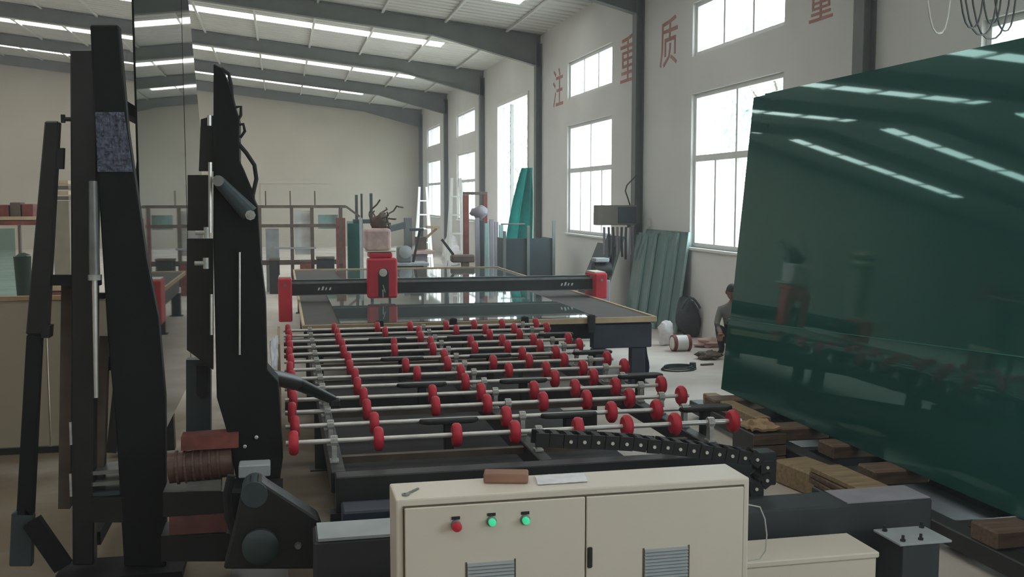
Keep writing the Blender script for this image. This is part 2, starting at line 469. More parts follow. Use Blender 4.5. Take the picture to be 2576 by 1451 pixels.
# thin even haze volume that fills the hall
hz = MB().box2((XL - .2, YF - .2, -.1), (XW + .02, YB + .2, 9.2)).build('room_haze', M_roof)
hm = bpy.data.materials.new('pale_haze'); hm.use_nodes = True; hm.node_tree.nodes.clear()
_vo = hm.node_tree.nodes.new('ShaderNodeOutputMaterial'); _vs = hm.node_tree.nodes.new('ShaderNodeVolumeScatter')
_vs.inputs['Density'].default_value = HAZE; _vs.inputs['Color'].default_value = (.94, .97, 1, 1); _vs.inputs['Anisotropy'].default_value = .3
hm.node_tree.links.new(_vs.outputs[0], _vo.inputs['Volume']); hz.data.materials[0] = hm; tag(hz, 'thin pale haze filling the whole hall', 'haze', kind='stuff')
# red painted characters
def character(ch, px, py0, py1, ycen):
    z0, z1 = at(px, py1, X=XW).z, at(px, py0, X=XW).z
    cu = bpy.data.curves.new('character', 'FONT'); cu.body = ch; cu.extrude = .002; cu.resolution_u = 2
    o = bpy.data.objects.new('character', cu); COL.objects.link(o)
    bpy.context.view_layer.update()
    me = bpy.data.meshes.new_from_object(o.evaluated_get(bpy.context.evaluated_depsgraph_get()))
    bpy.data.objects.remove(o)
    xs = [v.co.x for v in me.vertices]; zs = [v.co.y for v in me.vertices]
    s = (z1 - z0) / (max(zs) - min(zs)); cx, cz = (max(xs) + min(xs)) / 2, min(zs)
    for v in me.vertices:
        x, y, z = v.co; v.co = (-.004 - z, -(x - cx) * s, (y - cz) * s)
    me.materials.clear(); me.materials.append(M_char)
    q = bpy.data.objects.new('painted_character', me); COL.objects.link(q)
    WL[q] = Vector((XW, ycen, z0)); q.location = WL[q] - WL[wall_right]; q.parent = wall_right


for ch, px, a, b in (('注', 1404, 172, 268), ('重', 1580, 88, 205), ('质', 1682, 45, 166), ('量', 2066, -62, 50)):
    character(ch, px, a, b, at(px, (a + b) / 2, X=XW).y)

# yard outside
tag(MB().box2((XW + .25, YF - 20, -.3), (90, 160, -.06)).build('yard_ground', M_ground), kind='structure')


def tree(x, y, h, r, label, seed):
    rnd = random.Random(seed)
    t = thing('tree', (x, y, -.06), label, 'tree')
    tr = MB(); tr.cyl((x, y, -.06), (x + .1, y, h * .5), .16, .1, 8)
    for i in range(5):
        a = i * 1.26 + seed; tr.cyl((x + .08, y, h * (.3 + .05 * i)), (x + math.cos(a) * r * .6, y + math.sin(a) * r * .6, h * (.55 + .06 * i)), .06, .02, 6)
    tr.build('trunk', M_bark, t)
    lf = MB()
    for i in range(1500):
        d = Vector((rnd.gauss(0, 1), rnd.gauss(0, 1), rnd.gauss(0, 1))).normalized() * (rnd.random() ** .4)
        p = Vector((x + d.x * r, y + d.y * r, h * .63 + d.z * h * .37))
        u = Vector((rnd.gauss(0, 1), rnd.gauss(0, 1), rnd.gauss(0, 1))).normalized(); v = u.orthogonal().normalized(); q = rnd.uniform(.09, .2)
        lf._add([p - u * q, p + v * q * .5, p + u * q, p - v * q * .5], [(0, 1, 2, 3)])
    tag(lf.build('foliage', M_leaf, t), kind='stuff')


tree(14.6, 60.0, 8.5, 2.6, 'leafy tree standing in the yard beyond the tall open doorway', 3)
tree(15.5, 30.0, 8.4, 2.4, 'leafy tree outside the large upper window beside the red painted characters', 5)

# ------------------------------------------------------------------ glass cutting table with the red bridge
TZ = .80
TX0, TX1, TY0, TY1 = .20, 4.32, 11.5, 20.6
tb = thing('glass_cutting_table', (2.2, 16, 0), 'long dark cutting table with a red ended bridge across its top', 'cutting table')
MB().box2((TX0 + .02, TY0 + .02, TZ - .06), (TX1 - .02, TY1 - .02, TZ)).build('table_top', M_felt, tb)
for n_, lo, hi in (('edge_strip', (TX0, TY0, TZ - .05), (TX1, TY0 + .03, TZ + .015)), ('edge_strip', (TX0, TY1 - .03, TZ - .05), (TX1, TY1, TZ + .03)),
                   ('edge_strip', (TX0, TY0 + .03, TZ - .05), (TX0 + .03, TY1 - .03, TZ + .02)), ('edge_strip', (TX1 - .03, TY0 + .03, TZ - .05), (TX1, TY1 - .03, TZ + .015))):
    MB().box2(lo, hi).build(n_, M_edge, tb, bevel=.004)
for lo, hi in (((3.55, TY0 + .06, TZ - .36), (4.28, TY0 + .2, TZ - .07)), ((.3, TY0 + .5, TZ - .3), (4.2, TY0 + .62, TZ - .07)),
               ((4.1, TY0 + .3, TZ - .36), (4.24, TY1 - .2, TZ - .07)), ((.3, TY0 + .3, TZ - .36), (.42, TY1 - .2, TZ - .07))):
    MB().box2(lo, hi).build('frame_rail', M_navy, tb, bevel=.01)
for lx, ly in ((4.12, TY0 + .13), (3.64, TY0 + .13), (.36, TY0 + .6), (4.17, 14.6), (.36, 14.6), (4.17, 17.6), (.36, 17.6), (4.17, 20.3), (.36, 20.3)):
    MB().box2((lx - .085, ly - .06, .012), (lx + .085, ly + .06, TZ - .37)).box2((lx - .12, ly - .1, 0), (lx + .12, ly + .1, .012)).build('leg', M_navy, tb)
for px in (955, 1140, 1320, 1487):                       # black stop clamps along the near edge
    p = at(px, 812, Y=TY0 - .02)
    MB().box((p.x, TY0 - .032, TZ - .05), (.085, .06, .21)).cyl((p.x, TY0 - .02, TZ + .02), (p.x, TY0 - .02, TZ + .06), .03, .025).build('stop_clamp', M_rubber, tb, bevel=.01)
# bridge
GY = 14.3
br = MB().box2((.1, GY - .11, TZ + .10), (4.36, GY + .11, TZ + .27)).build('bridge_beam', M_black, tb, bevel=.008)
MB().box2((.12, GY - .125, TZ + .255), (4.34, GY - .112, TZ + .285)).build('guide_rail', M_grey, br)
MB().box2((.12, GY - .125, TZ + .098), (4.34, GY - .112, TZ + .108)).build('guide_rail', M_grey, br)
MB().box2((.1, GY + .02, TZ + .272), (4.36, GY + .1, TZ + .3)).build('cable_tray', M_slate, br)
for x0 in (.46, 3.87):                                   # small white lettering, too faint to read
    for i, (ww, hh) in enumerate(((.035, .036), (.04, .05), (.03, .036), (.038, .036))):
        xx = x0 + i * .05; MB().prism([(xx, GY - .1135, TZ + .165), (xx + ww * .6, GY - .1135, TZ + .165), (xx + ww, GY - .1135, TZ + .165 + hh), (xx + ww * .35, GY - .1135, TZ + .165 + hh)], (0, .0025, 0)).build('white_letter', M_paper, br)
for x0, x1, z0 in ((-.06, .12, TZ - .24), (4.34, 4.52, TZ - .02)):
    c = MB().box2((x0, GY - .26, z0), (x1, GY + .26, TZ + .345)).build('end_carriage', M_red, tb, bevel=.02, seg=2)
    MB().box2((x0 + .01, GY - .2, TZ + .346), (x1 - .01, GY + .2, TZ + .36)).build('top_plate', M_dial, c)
    MB().cyl(((x0 + x1) / 2, GY - .275, TZ + .25), ((x0 + x1) / 2, GY - .261, TZ + .25), .02).build('bolt', M_grey, c)
hx0, hx1 = 1.12, 1.52
hd = MB().box2((hx0, GY - .34, TZ + .06), (hx1, GY - .13, TZ + .60)).box2((hx0 + .03, GY - .30, TZ + .60), (hx1 - .06, GY + .1, TZ + .68)).build('cutting_head', M_red, tb, bevel=.025, seg=2)
sp = MB()
n = 8
pts = [Vector((hx0 + .21 + .07 * math.cos(PI * i / n), GY - .346, TZ + .40 + .07 * math.sin(PI * i / n))) for i in range(n + 1)] + [Vector((hx0 + .14, GY - .346, TZ + .08)), Vector((hx0 + .28, GY - .346, TZ + .08))]
sp.prism(pts, (0, .008, 0)); sp.build('dark_window', M_black, hd)
MB().lathe([(.05, 0), (.055, .012), (.02, .014), (.02, .02), (0, .021)], (hx0 + .205, GY - .347, TZ + .41), -Y3, 18).build('dial', M_dial, hd)
MB().bar((hx0 + .20, GY - .352, TZ + .24), (hx0 + .23, GY - .352, TZ + .14), .05, .012).cyl((hx0 + .2, GY - .35, TZ + .18), (hx0 + .2, GY - .35, TZ + .07), .012, .006).build('cutter_wheel', M_cast, hd)
MB().box2((hx0 - .01, GY - .31, TZ + .685), (hx1 - .02, GY + .11, TZ + .70)).build('top_flange', M_dial, hd)
cv = MB().box2((hx0 - .02, GY - .24, TZ + .70), (hx1 - .07, GY + .09, TZ + 1.0)).build('head_cover', M_pink, hd, bevel=.04, seg=2)
cb = MB(); rnd = random.Random(3)
for i in range(9):
    a = Vector((hx0 + .1 + .2 * rnd.random(), GY - .1 + .1 * rnd.random(), TZ + .97)); pts = [a]
    for j in range(7): pts.append(pts[-1] + Vector((rnd.uniform(-.07, .09), rnd.uniform(-.05, .05), rnd.uniform(-.02, .09))))
    cb.tube(pts, .012, 5)
cb.blob((hx0 + .2, GY - .05, TZ + 1.08), (.11, .09, .12), 4, .5).build('cable_bundle', M_brown, hd, smooth=True)
# sheets of glass lying on the table
gl = MB().box2((.62, 11.62, TZ + .002), (3.62, 15.2, TZ + .012)).build('glass_sheet', M_tglass)
tag(gl, 'dark glass sheet lying flat on the near half of the cutting table under the bridge', 'glass sheet')
gl = MB().box2((1.0, 15.5, TZ + .002), (4.15, 20.3, TZ + .012)).build('glass_sheet', M_tglass)
tag(gl, 'dark glass sheet lying on the cutting table beyond the bridge, mirroring the windows', 'glass sheet')

# ------------------------------------------------------------------ roller table
RX0, RX1, RZ = .02, 2.78, .80
rt = thing('roller_table', (1.4, 8.4, 0), 'black framed roller table with rows of red rubber wheels on steel shafts', 'roller table')
for lo, hi in (((.26, 5.55, .50), (2.85, 5.67, .70)), ((.24, 5.67, .58), (.32, 11.2, .70)), ((1.43, 5.67, .58), (1.51, 11.2, .70)), ((2.53, 5.67, .58), (2.61, 11.2, .70)),
               ((.0, 11.2, .50), (2.85, 11.32, .70)), ((.0, 8.4, .46), (2.7, 8.5, .58))):
    MB().box2(lo, hi).build('frame_rail', M_black, rt, bevel=.006)
for lx in (.28, 2.57):
    for ly in (5.6, 8.45, 11.26): MB().box2((lx - .05, ly - .05, .012), (lx + .05, ly + .05, .50)).box2((lx - .09, ly - .09, 0), (lx + .09, ly + .09, .012)).build('leg', M_black, rt)
tray = MB().box2((.34, 5.7, .2), (2.5, 11.1, .26)).build('air_duct', M_rubber, rt)
wheel_proto = None; brk_proto = None
WX = [.05, .53, 1.0, 1.35, 1.74, 2.05, 2.36, 2.73]
BX = [.27, 1.475, 2.575]
for i in range(13):
    y = 5.9 + .427 * i
    odd = i % 3 == 1
    sh = MB().cyl((RX0 - .02, y, RZ + .02), (RX1 if not odd else 2.62, y, RZ + .02), .0145, n=10).build('roller_shaft', M_chrome, rt, smooth=True)
    for j, x in enumerate(WX):
        if odd and j in (2, 4, 7): continue
        jx = x + (.02 if i % 2 else -.02) * (1 if 1 < j < 7 else .3)
        if wheel_proto is None:
            wheel_proto = MB().lathe([(.03, -.028), (.058, -.026), (.07, -.014), (.072, 0), (.07, .014), (.058, .026), (.03, .028)], (jx, y, RZ + .02), X3, 16).build('wheel', M_redr, sh, smooth=True, origin=(jx, y, RZ + .02))
        else:
            copy_part(wheel_proto, sh, Vector((jx, y, RZ + .02)) - WL[wheel_proto])
    for x in BX:
        if brk_proto is None:
            b = MB().box2((x - .025, y - .035, .701), (x + .025, y + .035, .712)).prism([(x - .014, y - .03, .712), (x - .014, y + .03, .712), (x - .014, y + .018, RZ + .05), (x - .014, y - .018, RZ + .05)], (.028, 0, 0))
            b.cyl((x - .02, y, RZ + .02), (x + .02, y, RZ + .02), .032, n=10)
            brk_proto = b.build('bearing_block', M_cast, sh, origin=(x, y, .701))
        else:
            copy_part(brk_proto, sh, Vector((x, y, .701)) - WL[brk_proto])
pad = None
for i in (1, 4, 7, 10):                                   # black transfer pads between the rollers
    y = 5.9 + .427 * i
    for x in (1.0, 1.78, 2.72):
        if pad is None:
            n = 12; o = [(x + (.12 if math.cos(a) > 0 else -.12) + .07 * math.cos(a), y + .07 * math.sin(a), RZ + .004) for a in [2 * PI * k / n + PI / n for k in range(n)]]
            pad = MB().prism(o, (0, 0, .028)).box2((x - .03, y - .03, .6), (x + .03, y + .03, RZ + .004)).build('transfer_pad', M_rubber, rt, bevel=.008)
        else: copy_part(pad, rt, Vector((x, y, 0)) - Vector((1.0, 5.9 + .427, 0)))
for y in (6.1, 7.4, 9.6): MB().bar((.3, y, .66), (2.5, y, .66), .05, .04).build('cross_bar', M_brown, rt)

# heavy base beam that runs to the lower right, with light end pad
bb = thing('machine_base_beam', (1.8, 5.0, 0), 'heavy dark steel base beam lying behind the cream cabinet', 'beam')
MB().box2((.12, 4.80, .30), (3.38, 5.06, .60)).build('box_beam', M_dgrey, bb, bevel=.012)
MB().box2((2.88, 4.81, .601), (3.37, 5.05, .606)).build('worn_top_patch', M_lav, bb)
MB().box2((.14, 4.70, .27), (.9, 4.795, .40)).build('step_rail', M_slate, bb, bevel=.01)
MB().box2((.14, 4.80, .601), (.85, 5.05, .615)).build('top_strip', M_lplate, bb)
for lx in (.4, 1.9, 3.2): MB().box2((lx - .08, 4.84, 0), (lx + .08, 5.0, .30)).build('leg', M_black, bb)
# second transverse beam, the carrier of the roller table
cbm = MB().box2((.28, 5.24, .34), (2.62, 5.44, .60)).build('carrier_beam', M_navy, bb, bevel=.01)

# drag chain
dc = thing('drag_chain', (2.2, 5.3, .6), 'black plastic cable chain with pale pin caps curling down behind the cabinet corner', 'cable chain')
pth = [(1443, 1117), (1478, 1118), (1513, 1119), (1549, 1121), (1585, 1123), (1620, 1125), (1655, 1130), (1689, 1132), (1721, 1136), (1755, 1140), (1788, 1144), (1820, 1149), (1853, 1153), (1885, 1158), (1916, 1162), (1942, 1182), (1941, 1215), (1914, 1237)]
CY = 5.02
pth = [(1372, 1114), (1407, 1115)] + pth + [(1880, 1246), (1846, 1250)]
P = [at(a, b, Y=CY) for a, b in pth]
for i, p in enumerate(P):
    q = P[min(i + 1, len(P) - 1)]; d = (q - p) if i < len(P) - 1 else (p - P[i - 1])
    an = math.atan2(d.z, d.x); R = Matrix.Rotation(-an, 3, 'Y')
    L_ = d.length * .98
    lk = MB().box(p + Vector((0, .06, 0)), (L_ * .96, .014, .072), R).box(p + Vector((0, .16, 0)), (L_ * .96, .014, .072), R)
    for sgn in (1, -1): lk.box(p + Vector((0, .11, 0)) + R @ Vector((0, 0, .032 * sgn)), (L_ * .45, .09, .008), R)
    lo = lk.build('chain_link', M_rubber, dc)
    if 1 < i < 20: MB().cyl(p + Vector((0, .054, 0)), p + Vector((0, .046, 0)), .0095, n=8).build('pin_cap', M_dial, lo)

# ------------------------------------------------------------------ cream switch cabinet in the foreground
cx0, cx1, cy0, cy1, cz = .425, 1.955, 4.04, 4.30, 1.0
cab = thing('switch_cabinet', ((cx0 + cx1) / 2, (cy0 + cy1) / 2, 0), 'cream steel switch cabinet with two doors, push buttons and louvres', 'cabinet')
MB().box2((cx0, cy0 + .012, .04), (cx1, cy1, cz)).build('body', M_cream, cab, bevel=.008, seg=2)
MB().box2((cx0 + .03, cy0 + .02, 0), (cx1 - .03, cy1 - .02, .04)).build('plinth', M_black, cab)
MB().box2((cx0 + .028, cy0 + .006, .06), (cx1 - .028, cy0 + .013, cz - .028)).build('door_seal', M_creamd, cab)
xm = 1.213
d1 = MB().box2((cx0 + .034, cy0 - .006, .066), (xm - .003, cy0 + .008, cz - .034)).build('door', M_cream, cab, bevel=.003)
d2 = MB().box2((xm + .003, cy0 - .006, .066), (cx1 - .034, cy0 + .008, cz - .034)).build('door', M_cream, cab, bevel=.003)
hp = at(1484, 1402, Y=cy0 - .01)
MB().box2((hp.x - .011, cy0 - .016, hp.z - .045), (hp.x + .011, cy0 - .0062, hp.z + .045)).build('recessed_handle', M_black, d2, bevel=.006)
for bx, by, col, nm in ((1148, 1322, M_red, 'push_button'), (1238, 1313, M_glow, 'pilot_lamp'), (1323, 1309, M_glow, 'pilot_lamp')):
    p = at(bx, by, Y=cy0 - .02)
    MB().box2((p.x - .017, cy0 - .01, p.z + .022), (p.x + .017, cy0 - .0062, p.z + .034)).build('name_plate', M_black, d1)
    MB().lathe([(.021, 0), (.021, .006), (.016, .008)], (p.x, cy0 - .0062, p.z), -Y3, 16).build('bezel_ring', M_grey, d1, smooth=True)
    MB().lathe([(.015, 0), (.016, .014), (.012, .02), (0, .022)] if nm == 'pilot_lamp' else [(.012, 0), (.012, .016), (.02, .018), (.02, .028), (.012, .031), (0, .032)], (p.x, cy0 - .0142, p.z), -Y3, 16).build(nm, col, d1, smooth=True)
for px, dd in ((1235, d1), (1677, d2)):                  # louvre fields
    p = at(px, 1395 if dd is d1 else 1372, Y=cy0 - .01); top = at(px, 1410 if dd is d1 else 1375, Y=cy0 - .01).z
    MB().box2((p.x - .105, cy0 - .0085, top - .19), (p.x - .098, cy0 - .0062, top)).box2((p.x + .098, cy0 - .0085, top - .19), (p.x + .105, cy0 - .0062, top)).build('louvre_frame', M_creamd, dd)
    lv = None
    for i in range(13):
        z = top - .006 - i * .0145
        if lv is None:
            lv = MB().prism([(p.x - .097, cy0 - .0062, z), (p.x - .097, cy0 - .016, z - .010), (p.x - .097, cy0 - .0062, z - .011)], (.194, 0, 0)).build('louvre', M_lplate, dd, origin=(p.x, cy0, z))
        else: copy_part(lv, dd, (0, 0, -.0145 * i))
# things on the cabinet
p = at(1262, 1218, Z=cz + .02)
bx = MB(); R = Matrix.Rotation(math.radians(-14), 3, 'Z')
bx.box((.915, 4.225, cz + .022), (.19, .085, .042), R); tag(bx.build('cardboard_packet', M_card, bevel=.008, seg=2), 'brown paper wrapped packet lying on top of the cream cabinet', 'packet')
fl = MB().grid(lambda u, v: (1.03 + .22 * u + .02 * v, 4.13 + .13 * v, cz + .006 + .006 * noise.noise(Vector((u * 5, v * 4, 1)))), 14, 9, .002)
tag(fl.build('plastic_film', M_paper, smooth=True), 'crumpled white plastic film lying beside the brown packet on the cabinet', 'film')
k = MB(); a, b = at(1020, 1243, Z=cz + .004), at(1052, 1228, Z=cz + .004)
k.bar(a, b, .009, .006); k.lathe([(.016, -.003), (.016, .003), (.008, .003), (.008, -.003)], a, Z3, 12)
tag(k.build('spanner', M_grey), 'small grey spanner lying on the corner of the cream cabinet top', 'tool')
pts = [Vector((1.95, 4.2, at(1899, 1258, Y=4.2).z))] + [at(*q, Y=4.2) for q in ( (1912, 1275), (1924, 1305), (1929, 1345), (1926, 1385), (1912, 1405))] + [Vector((1.95, 4.2, at(1893, 1412, Y=4.2).z))]
wr = MB().tube(pts, .0035, 6).box((1.961, 4.2, .80), (.012, .02, .09))
wr.build('side_cable', M_wirew, cab, smooth=True)

# low cream box and black post right of the cabinet
lb = thing('electrical_box', (2.55, 4.5, 0), 'low cream steel box on the floor beside the tall switch cabinet', 'box')
MB().box2((2.03, 4.40, .0), (2.80, 4.68, .46)).build('body', M_cream, lb, bevel=.006)
MB().box2((2.02, 4.39, .46), (2.81, 4.69, .49)).build('lid', M_cream, lb, bevel=.006)
ps = thing('steel_post', (3.2, 4.6, 0), 'short black steel post capped with a pale bolted plate', 'post')
MB().box2((2.98, 4.46, .0), (3.19, 4.66, .485)).build('post', M_dgrey, ps, bevel=.004)
pl = MB().box2((2.96, 4.45, .485), (3.25, 4.69, .497)).build('cap_plate', M_lplate, ps, bevel=.002)
for ax, ay in ((3.0, 4.49), (3.0, 4.65), (3.22, 4.66), (3.1, 4.49)): MB().lathe([(.014, 0), (.014, .01), (.008, .012), (.008, .03)], (ax, ay, .497), Z3, 6).build('bolt', M_black, pl)

# ------------------------------------------------------------------ tall green glass stack leaning on its blocks
gs = thing('glass_stack', (4.4, 6.6, .28), 'tall stack of dark green float glass sheets leaning to the wall side', 'glass stack')
GN, GF = 3.55, 9.6
lean = lambda z: 4.30 + .0925 * (z - .28)


def leaning_sheet(x0, ya, yb, z0, z1, z1b=None, th=.012):
    z1b = z1 if z1b is None else z1b
    q = [(lean(z0) + x0, ya, z0), (lean(z0) + x0, yb, z0), (lean(z1b) + x0, yb, z1b), (lean(z1) + x0, ya, z1)]
    return MB().prism(q, (th, 0, 0))


for i in range(9):
    o = leaning_sheet(.02 + i * .0145, GN + .02 * (i % 3), GF - .025 * ((i * 2) % 3) - (.0 if i < 4 else .07), .285, 3.20 - (.0 if i < 5 else -.03))
    o.build('glass_sheet', M_green, gs)
leaning_sheet(.003, GN + .1, GF + .012, .286, 1.34, .995, .008).build('short_sheet', M_green, gs)
MB().bar((lean(1.343) + .003, GN + .1, 1.343), (lean(.998) + .003, GF + .012, .998), .009, .006).build('sheet_edge', M_greenE, gs)
for i in range(2): leaning_sheet(.155 + i * .0145, GN, GF + .12 - .035 * i, .285, 3.2).build('rear_sheet', pane_mat('clear_teal_glass', (.62, .92, .88)), gs)
rk = thing('glass_stack_rack', (4.5, 6.6, 0), 'dark steel rack carrying the tall green glass stack on timber blocks', 'rack')
MB().box2((4.0, 3.4, .05), (4.14, 9.7, .17)).build('base_rail', M_black, rk, bevel=.008)
MB().box2((4.82, 3.4, .0), (4.94, 9.7, .17)).build('base_rail', M_black, rk, bevel=.008)
for y in (3.6, 5.6, 7.6, 9.4):
    MB().box2((4.14, y - .06, .0), (4.82, y + .06, .16)).build('cross_member', M_black, rk)
    MB().bar((4.62, y, .17), (4.93, y, 3.0), .1, .1, up=Y3).build('back_post', M_black, rk)
tim = None
for y, x0, x1 in ((7.95, 4.02, 4.5), (7.3, 4.16, 4.6), (6.55, 4.06, 4.5), (9.2, 4.0, 4.6), (5.2, 4.0, 4.5), (4.0, 4.0, 4.5)):
    b = MB().box2((x0, y - .12, .171), (x1, y + .12, .282)).build('timber_block', M_woodd, rk, bevel=.012)
MB().box2((4.06, 8.30, .172), (4.2, 9.5, .275)).build('timber_rail', M_wood, rk, bevel=.008)
MB().box2((4.14, 3.4, 0), (4.82, 9.7, .012)).build('shade_plate', M_black2, rk)  # added dark sheet, stands in for shade on the floor between the rails
# things lying at the foot of the rack
pa = at(2080, 1113, Z=.34)
cr = thing('crate', (3.94, 7.9, 0), 'dark wooden crate with crumpled brown paper on top at the foot of the green glass', 'crate')
cb_ = at(2030, 1205, Z=0)
MB().box2((3.70, 7.62, 0), (3.985, 8.02, .30)).build('crate_body', M_black2, cr, bevel=.01)
for i in range(3): MB().box2((3.695, 7.60, .02 + i * .095), (3.985, 7.619, .105 + i * .095)).build('plank', M_woodd, cr, bevel=.004)
MB().grid(lambda u, v: (3.70 + .28 * u, 7.64 + .36 * v, .335 + .04 * noise.noise(Vector((u * 4, v * 4, 3)))), 12, 12, .02).build('crumpled_paper', M_tan, cr)
wb = MB().box((3.9, 7.05, .09), (.3, .5, .18), Matrix.Rotation(.15, 3, 'Z')); tag(wb.build('timber_beam', M_wood, bevel=.015), 'short yellowish timber beam lying between the crate and the steel beam end', 'timber')
wb = thing('plank_pile', (3.86, 6.4, 0), 'pile of weathered planks on a dark box near the black steel post', 'planks')
MB().box2((3.66, 6.05, 0), (3.95, 6.6, .16)).build('dark_box', M_black2, wb, bevel=.01)
for i in range(3): MB().box((3.81, 6.36, .182 + .042 * i), (.30 - .03 * i, .6, .038), Matrix.Rotation(.05 * (i - 1), 3, 'Z')).build('plank', M_woodd if i < 2 else M_wood, wb, bevel=.005)
st = MB().grid(lambda u, v: (2.9 + .4 * u + .1 * v, 6.1 + .7 * v, .004 + .006 * abs(noise.noise(Vector((u * 3, v * 3, 5))))), 8, 8, .003)
tag(st.build('metal_sheet', M_lplate), 'pale sheet of metal lying on the floor between roller table and crate', 'sheet')
st = MB().grid(lambda u, v: (3.42 + .2 * u + .02 * v, 5.3 + 1.2 * v, .004 + .003 * abs(noise.noise(Vector((u * 3, v * 3, 9))))), 6, 8, .003)
tag(st.build('cardboard_sheet', M_tan), 'flat tan cardboard strip on the floor beside the steel beam', 'cardboard')

# ------------------------------------------------------------------ loading rack on the near side: A-frame, mirror sheets, tower
FY = 6.2
ar = thing('glass_loading_rack', (-1.1, 7.3, 0), 'black steel A-frame loading rack with a leaning beam and tall centre post', 'rack')


def px_prism(pix, Y, depth):
    return MB().prism([at(a, b, Y=Y) for a, b in pix], (0, depth, 0))


px_prism([(226, 62), (298, 62), (322, 330), (368, 650), (398, 800), (415, 1000), (418, 1425), (312, 1425), (292, 1080), (270, 840), (246, 450)], FY, .10).build('leaning_beam', M_jet, ar, bevel=.008)
px_prism([(176, 124), (246, 124), (236, 1422), (182, 1422)], FY + .02, .12).build('centre_post', M_black2, ar, bevel=.008)
px_prism([(112, 304), (147, 304), (118, 842), (64, 842)], FY + .02, .09).build('brace_sleeve', M_black2, ar, bevel=.008)
px_prism([(66, 843), (104, 843), (82, 1298), (40, 1298)], FY + .03, .07).build('brace_post', M_jet, ar, bevel=.006)
px_prism([(104, 820), (126, 820), (124, 850), (104, 850)], FY + .0, .1).build('sleeve_clamp', M_rubber, ar)
px_prism([(140, 372), (160, 372), (158, 425), (136, 425)], FY + .03, .05).build('sleeve_clamp', M_rubber, ar)
px_prism([(123, 692), (252, 692), (252, 718), (120, 718)], FY + .04, .06).build('tie_bar', M_jet, ar)
px_prism([(230, 738), (262, 738), (262, 752), (230, 752)], FY + .04, .06).build('tie_bar', M_jet, ar)
px_prism([(250, 845), (272, 845), (258, 1300), (232, 1300)], FY + .1, .08).build('rear_leg', M_brown, ar)
px_prism([(154, 700), (182, 700), (176, 1280), (146, 1280)], FY + .16, .08).build('rear_leg', M_brown, ar)
for y0 in (1184, 1212, 1238): px_prism([(230, y0 + 2), (303, y0 - 4), (303, y0 + 6), (230, y0 + 12)], FY + .02, .2).build('step_bar', M_grey if y0 < 1230 else M_slate, ar)
px_prism([(228, 1250), (312, 1250), (312, 1314), (228, 1314)], FY + .0, .1).build('base_tie', M_black2, ar)
MB().box2((-1.3, FY - .1, .0), (-.6, FY + .25, .05)).build('base_plate', M_jet, ar)
MB().bar(at(80, 1310, Y=FY), at(160, 1425, Y=FY), .1, .06, up=Y3).build('foot_gusset', M_jet, ar)
px_prism([(28, 1292), (62, 1275), (84, 1298), (80, 1425), (22, 1425)], FY + .03, .06).build('foot_post', M_slate, ar, bevel=.006)
# long rails of the rack and the far A-frame
for x_, z_ in ((-1.12, .16), (-1.02, 1.2), (-1.0, 2.75)): MB().box2((x_ - .04, FY + .15, z_), (x_ + .04, 9.3, z_ + .08)).build('long_rail', M_jet, ar)
MB().bar((-.99, 9.2, .05), (-1.06, 9.2, 3.1), .12, .12, up=Y3).build('far_post', M_black2, ar)
MB().bar((-1.45, 9.2, .05), (-1.12, 9.2, 2.6), .08, .08, up=Y3).build('far_brace', M_black2, ar)
# grey air cylinder on the near face
cA, cB, cC = at(234, 455, Y=FY - .04), at(238, 700, Y=FY - .04), at(242, 1000, Y=FY - .04)
c = MB().cyl(cA, cB, .022, .03, 10).build('air_cylinder', M_grey, ar, smooth=True)
MB().cyl(cB, cC, .016, .012, 8).build('rod', M_chrome, c)
MB().lathe([(.035, 0), (.035, .03), (.022, .035)], cB - Vector((0, 0, .01)), Z3, 10).build('collar', M_cast, c)
for yy in (1060, 1190): MB().box(at(178, yy + 30, Y=FY - .03), (.012, .012, .13)).build('bolt_rod', M_cast, ar)
a = at(178, 300, Y=FY + .05); MB().cyl(a, a + Vector((-.04, 0, 0)), .012).cyl(a + Vector((-.04, 0, -.02)), a + Vector((-.04, 0, .025)), .012).build('stop_knob', M_rubber, ar)
wr = MB(); P0 = [at(240, 282, Y=FY - .012), at(312, 282, Y=FY - .012), at(334, 432, Y=FY - .012), at(246, 432, Y=FY - .012)]
wr.grid(lambda u, v: tuple((P0[0].lerp(P0[1], u)).lerp(P0[3].lerp(P0[2], u), v) + Vector((0, -.012 * abs(noise.noise(Vector((u * 9, v * 22, 2)))), 0))), 22, 34, .004)
wr.build('bubble_wrap', mat('blue_grey_bubble_film', srgb(80, 84, 104), 0.3, var=0.6, scale=26, bump=1.0), ar)

ms = MB().box2((-.815, FY + .17, .62), (-.803, 9.40, 4.25))
tag(ms.build('dark_glass_sheet', M_mirror), 'tall dark glass sheet standing behind the black leaning beam, reflecting the roof', 'glass sheet')
ms2 = MB().prism([(-.803, 9.46, .7), (-.803, 11.3, .7), (-.803, 11.3, 2.9), (-.803, 10.20, 4.0), (-.803, 9.46, 4.2)], (-.012, 0, 0))
tag(ms2.build('reflective_sheet', M_dglass), 'narrow dark reflective sheet between the tall dark glass and the hose covered tower', 'glass sheet')

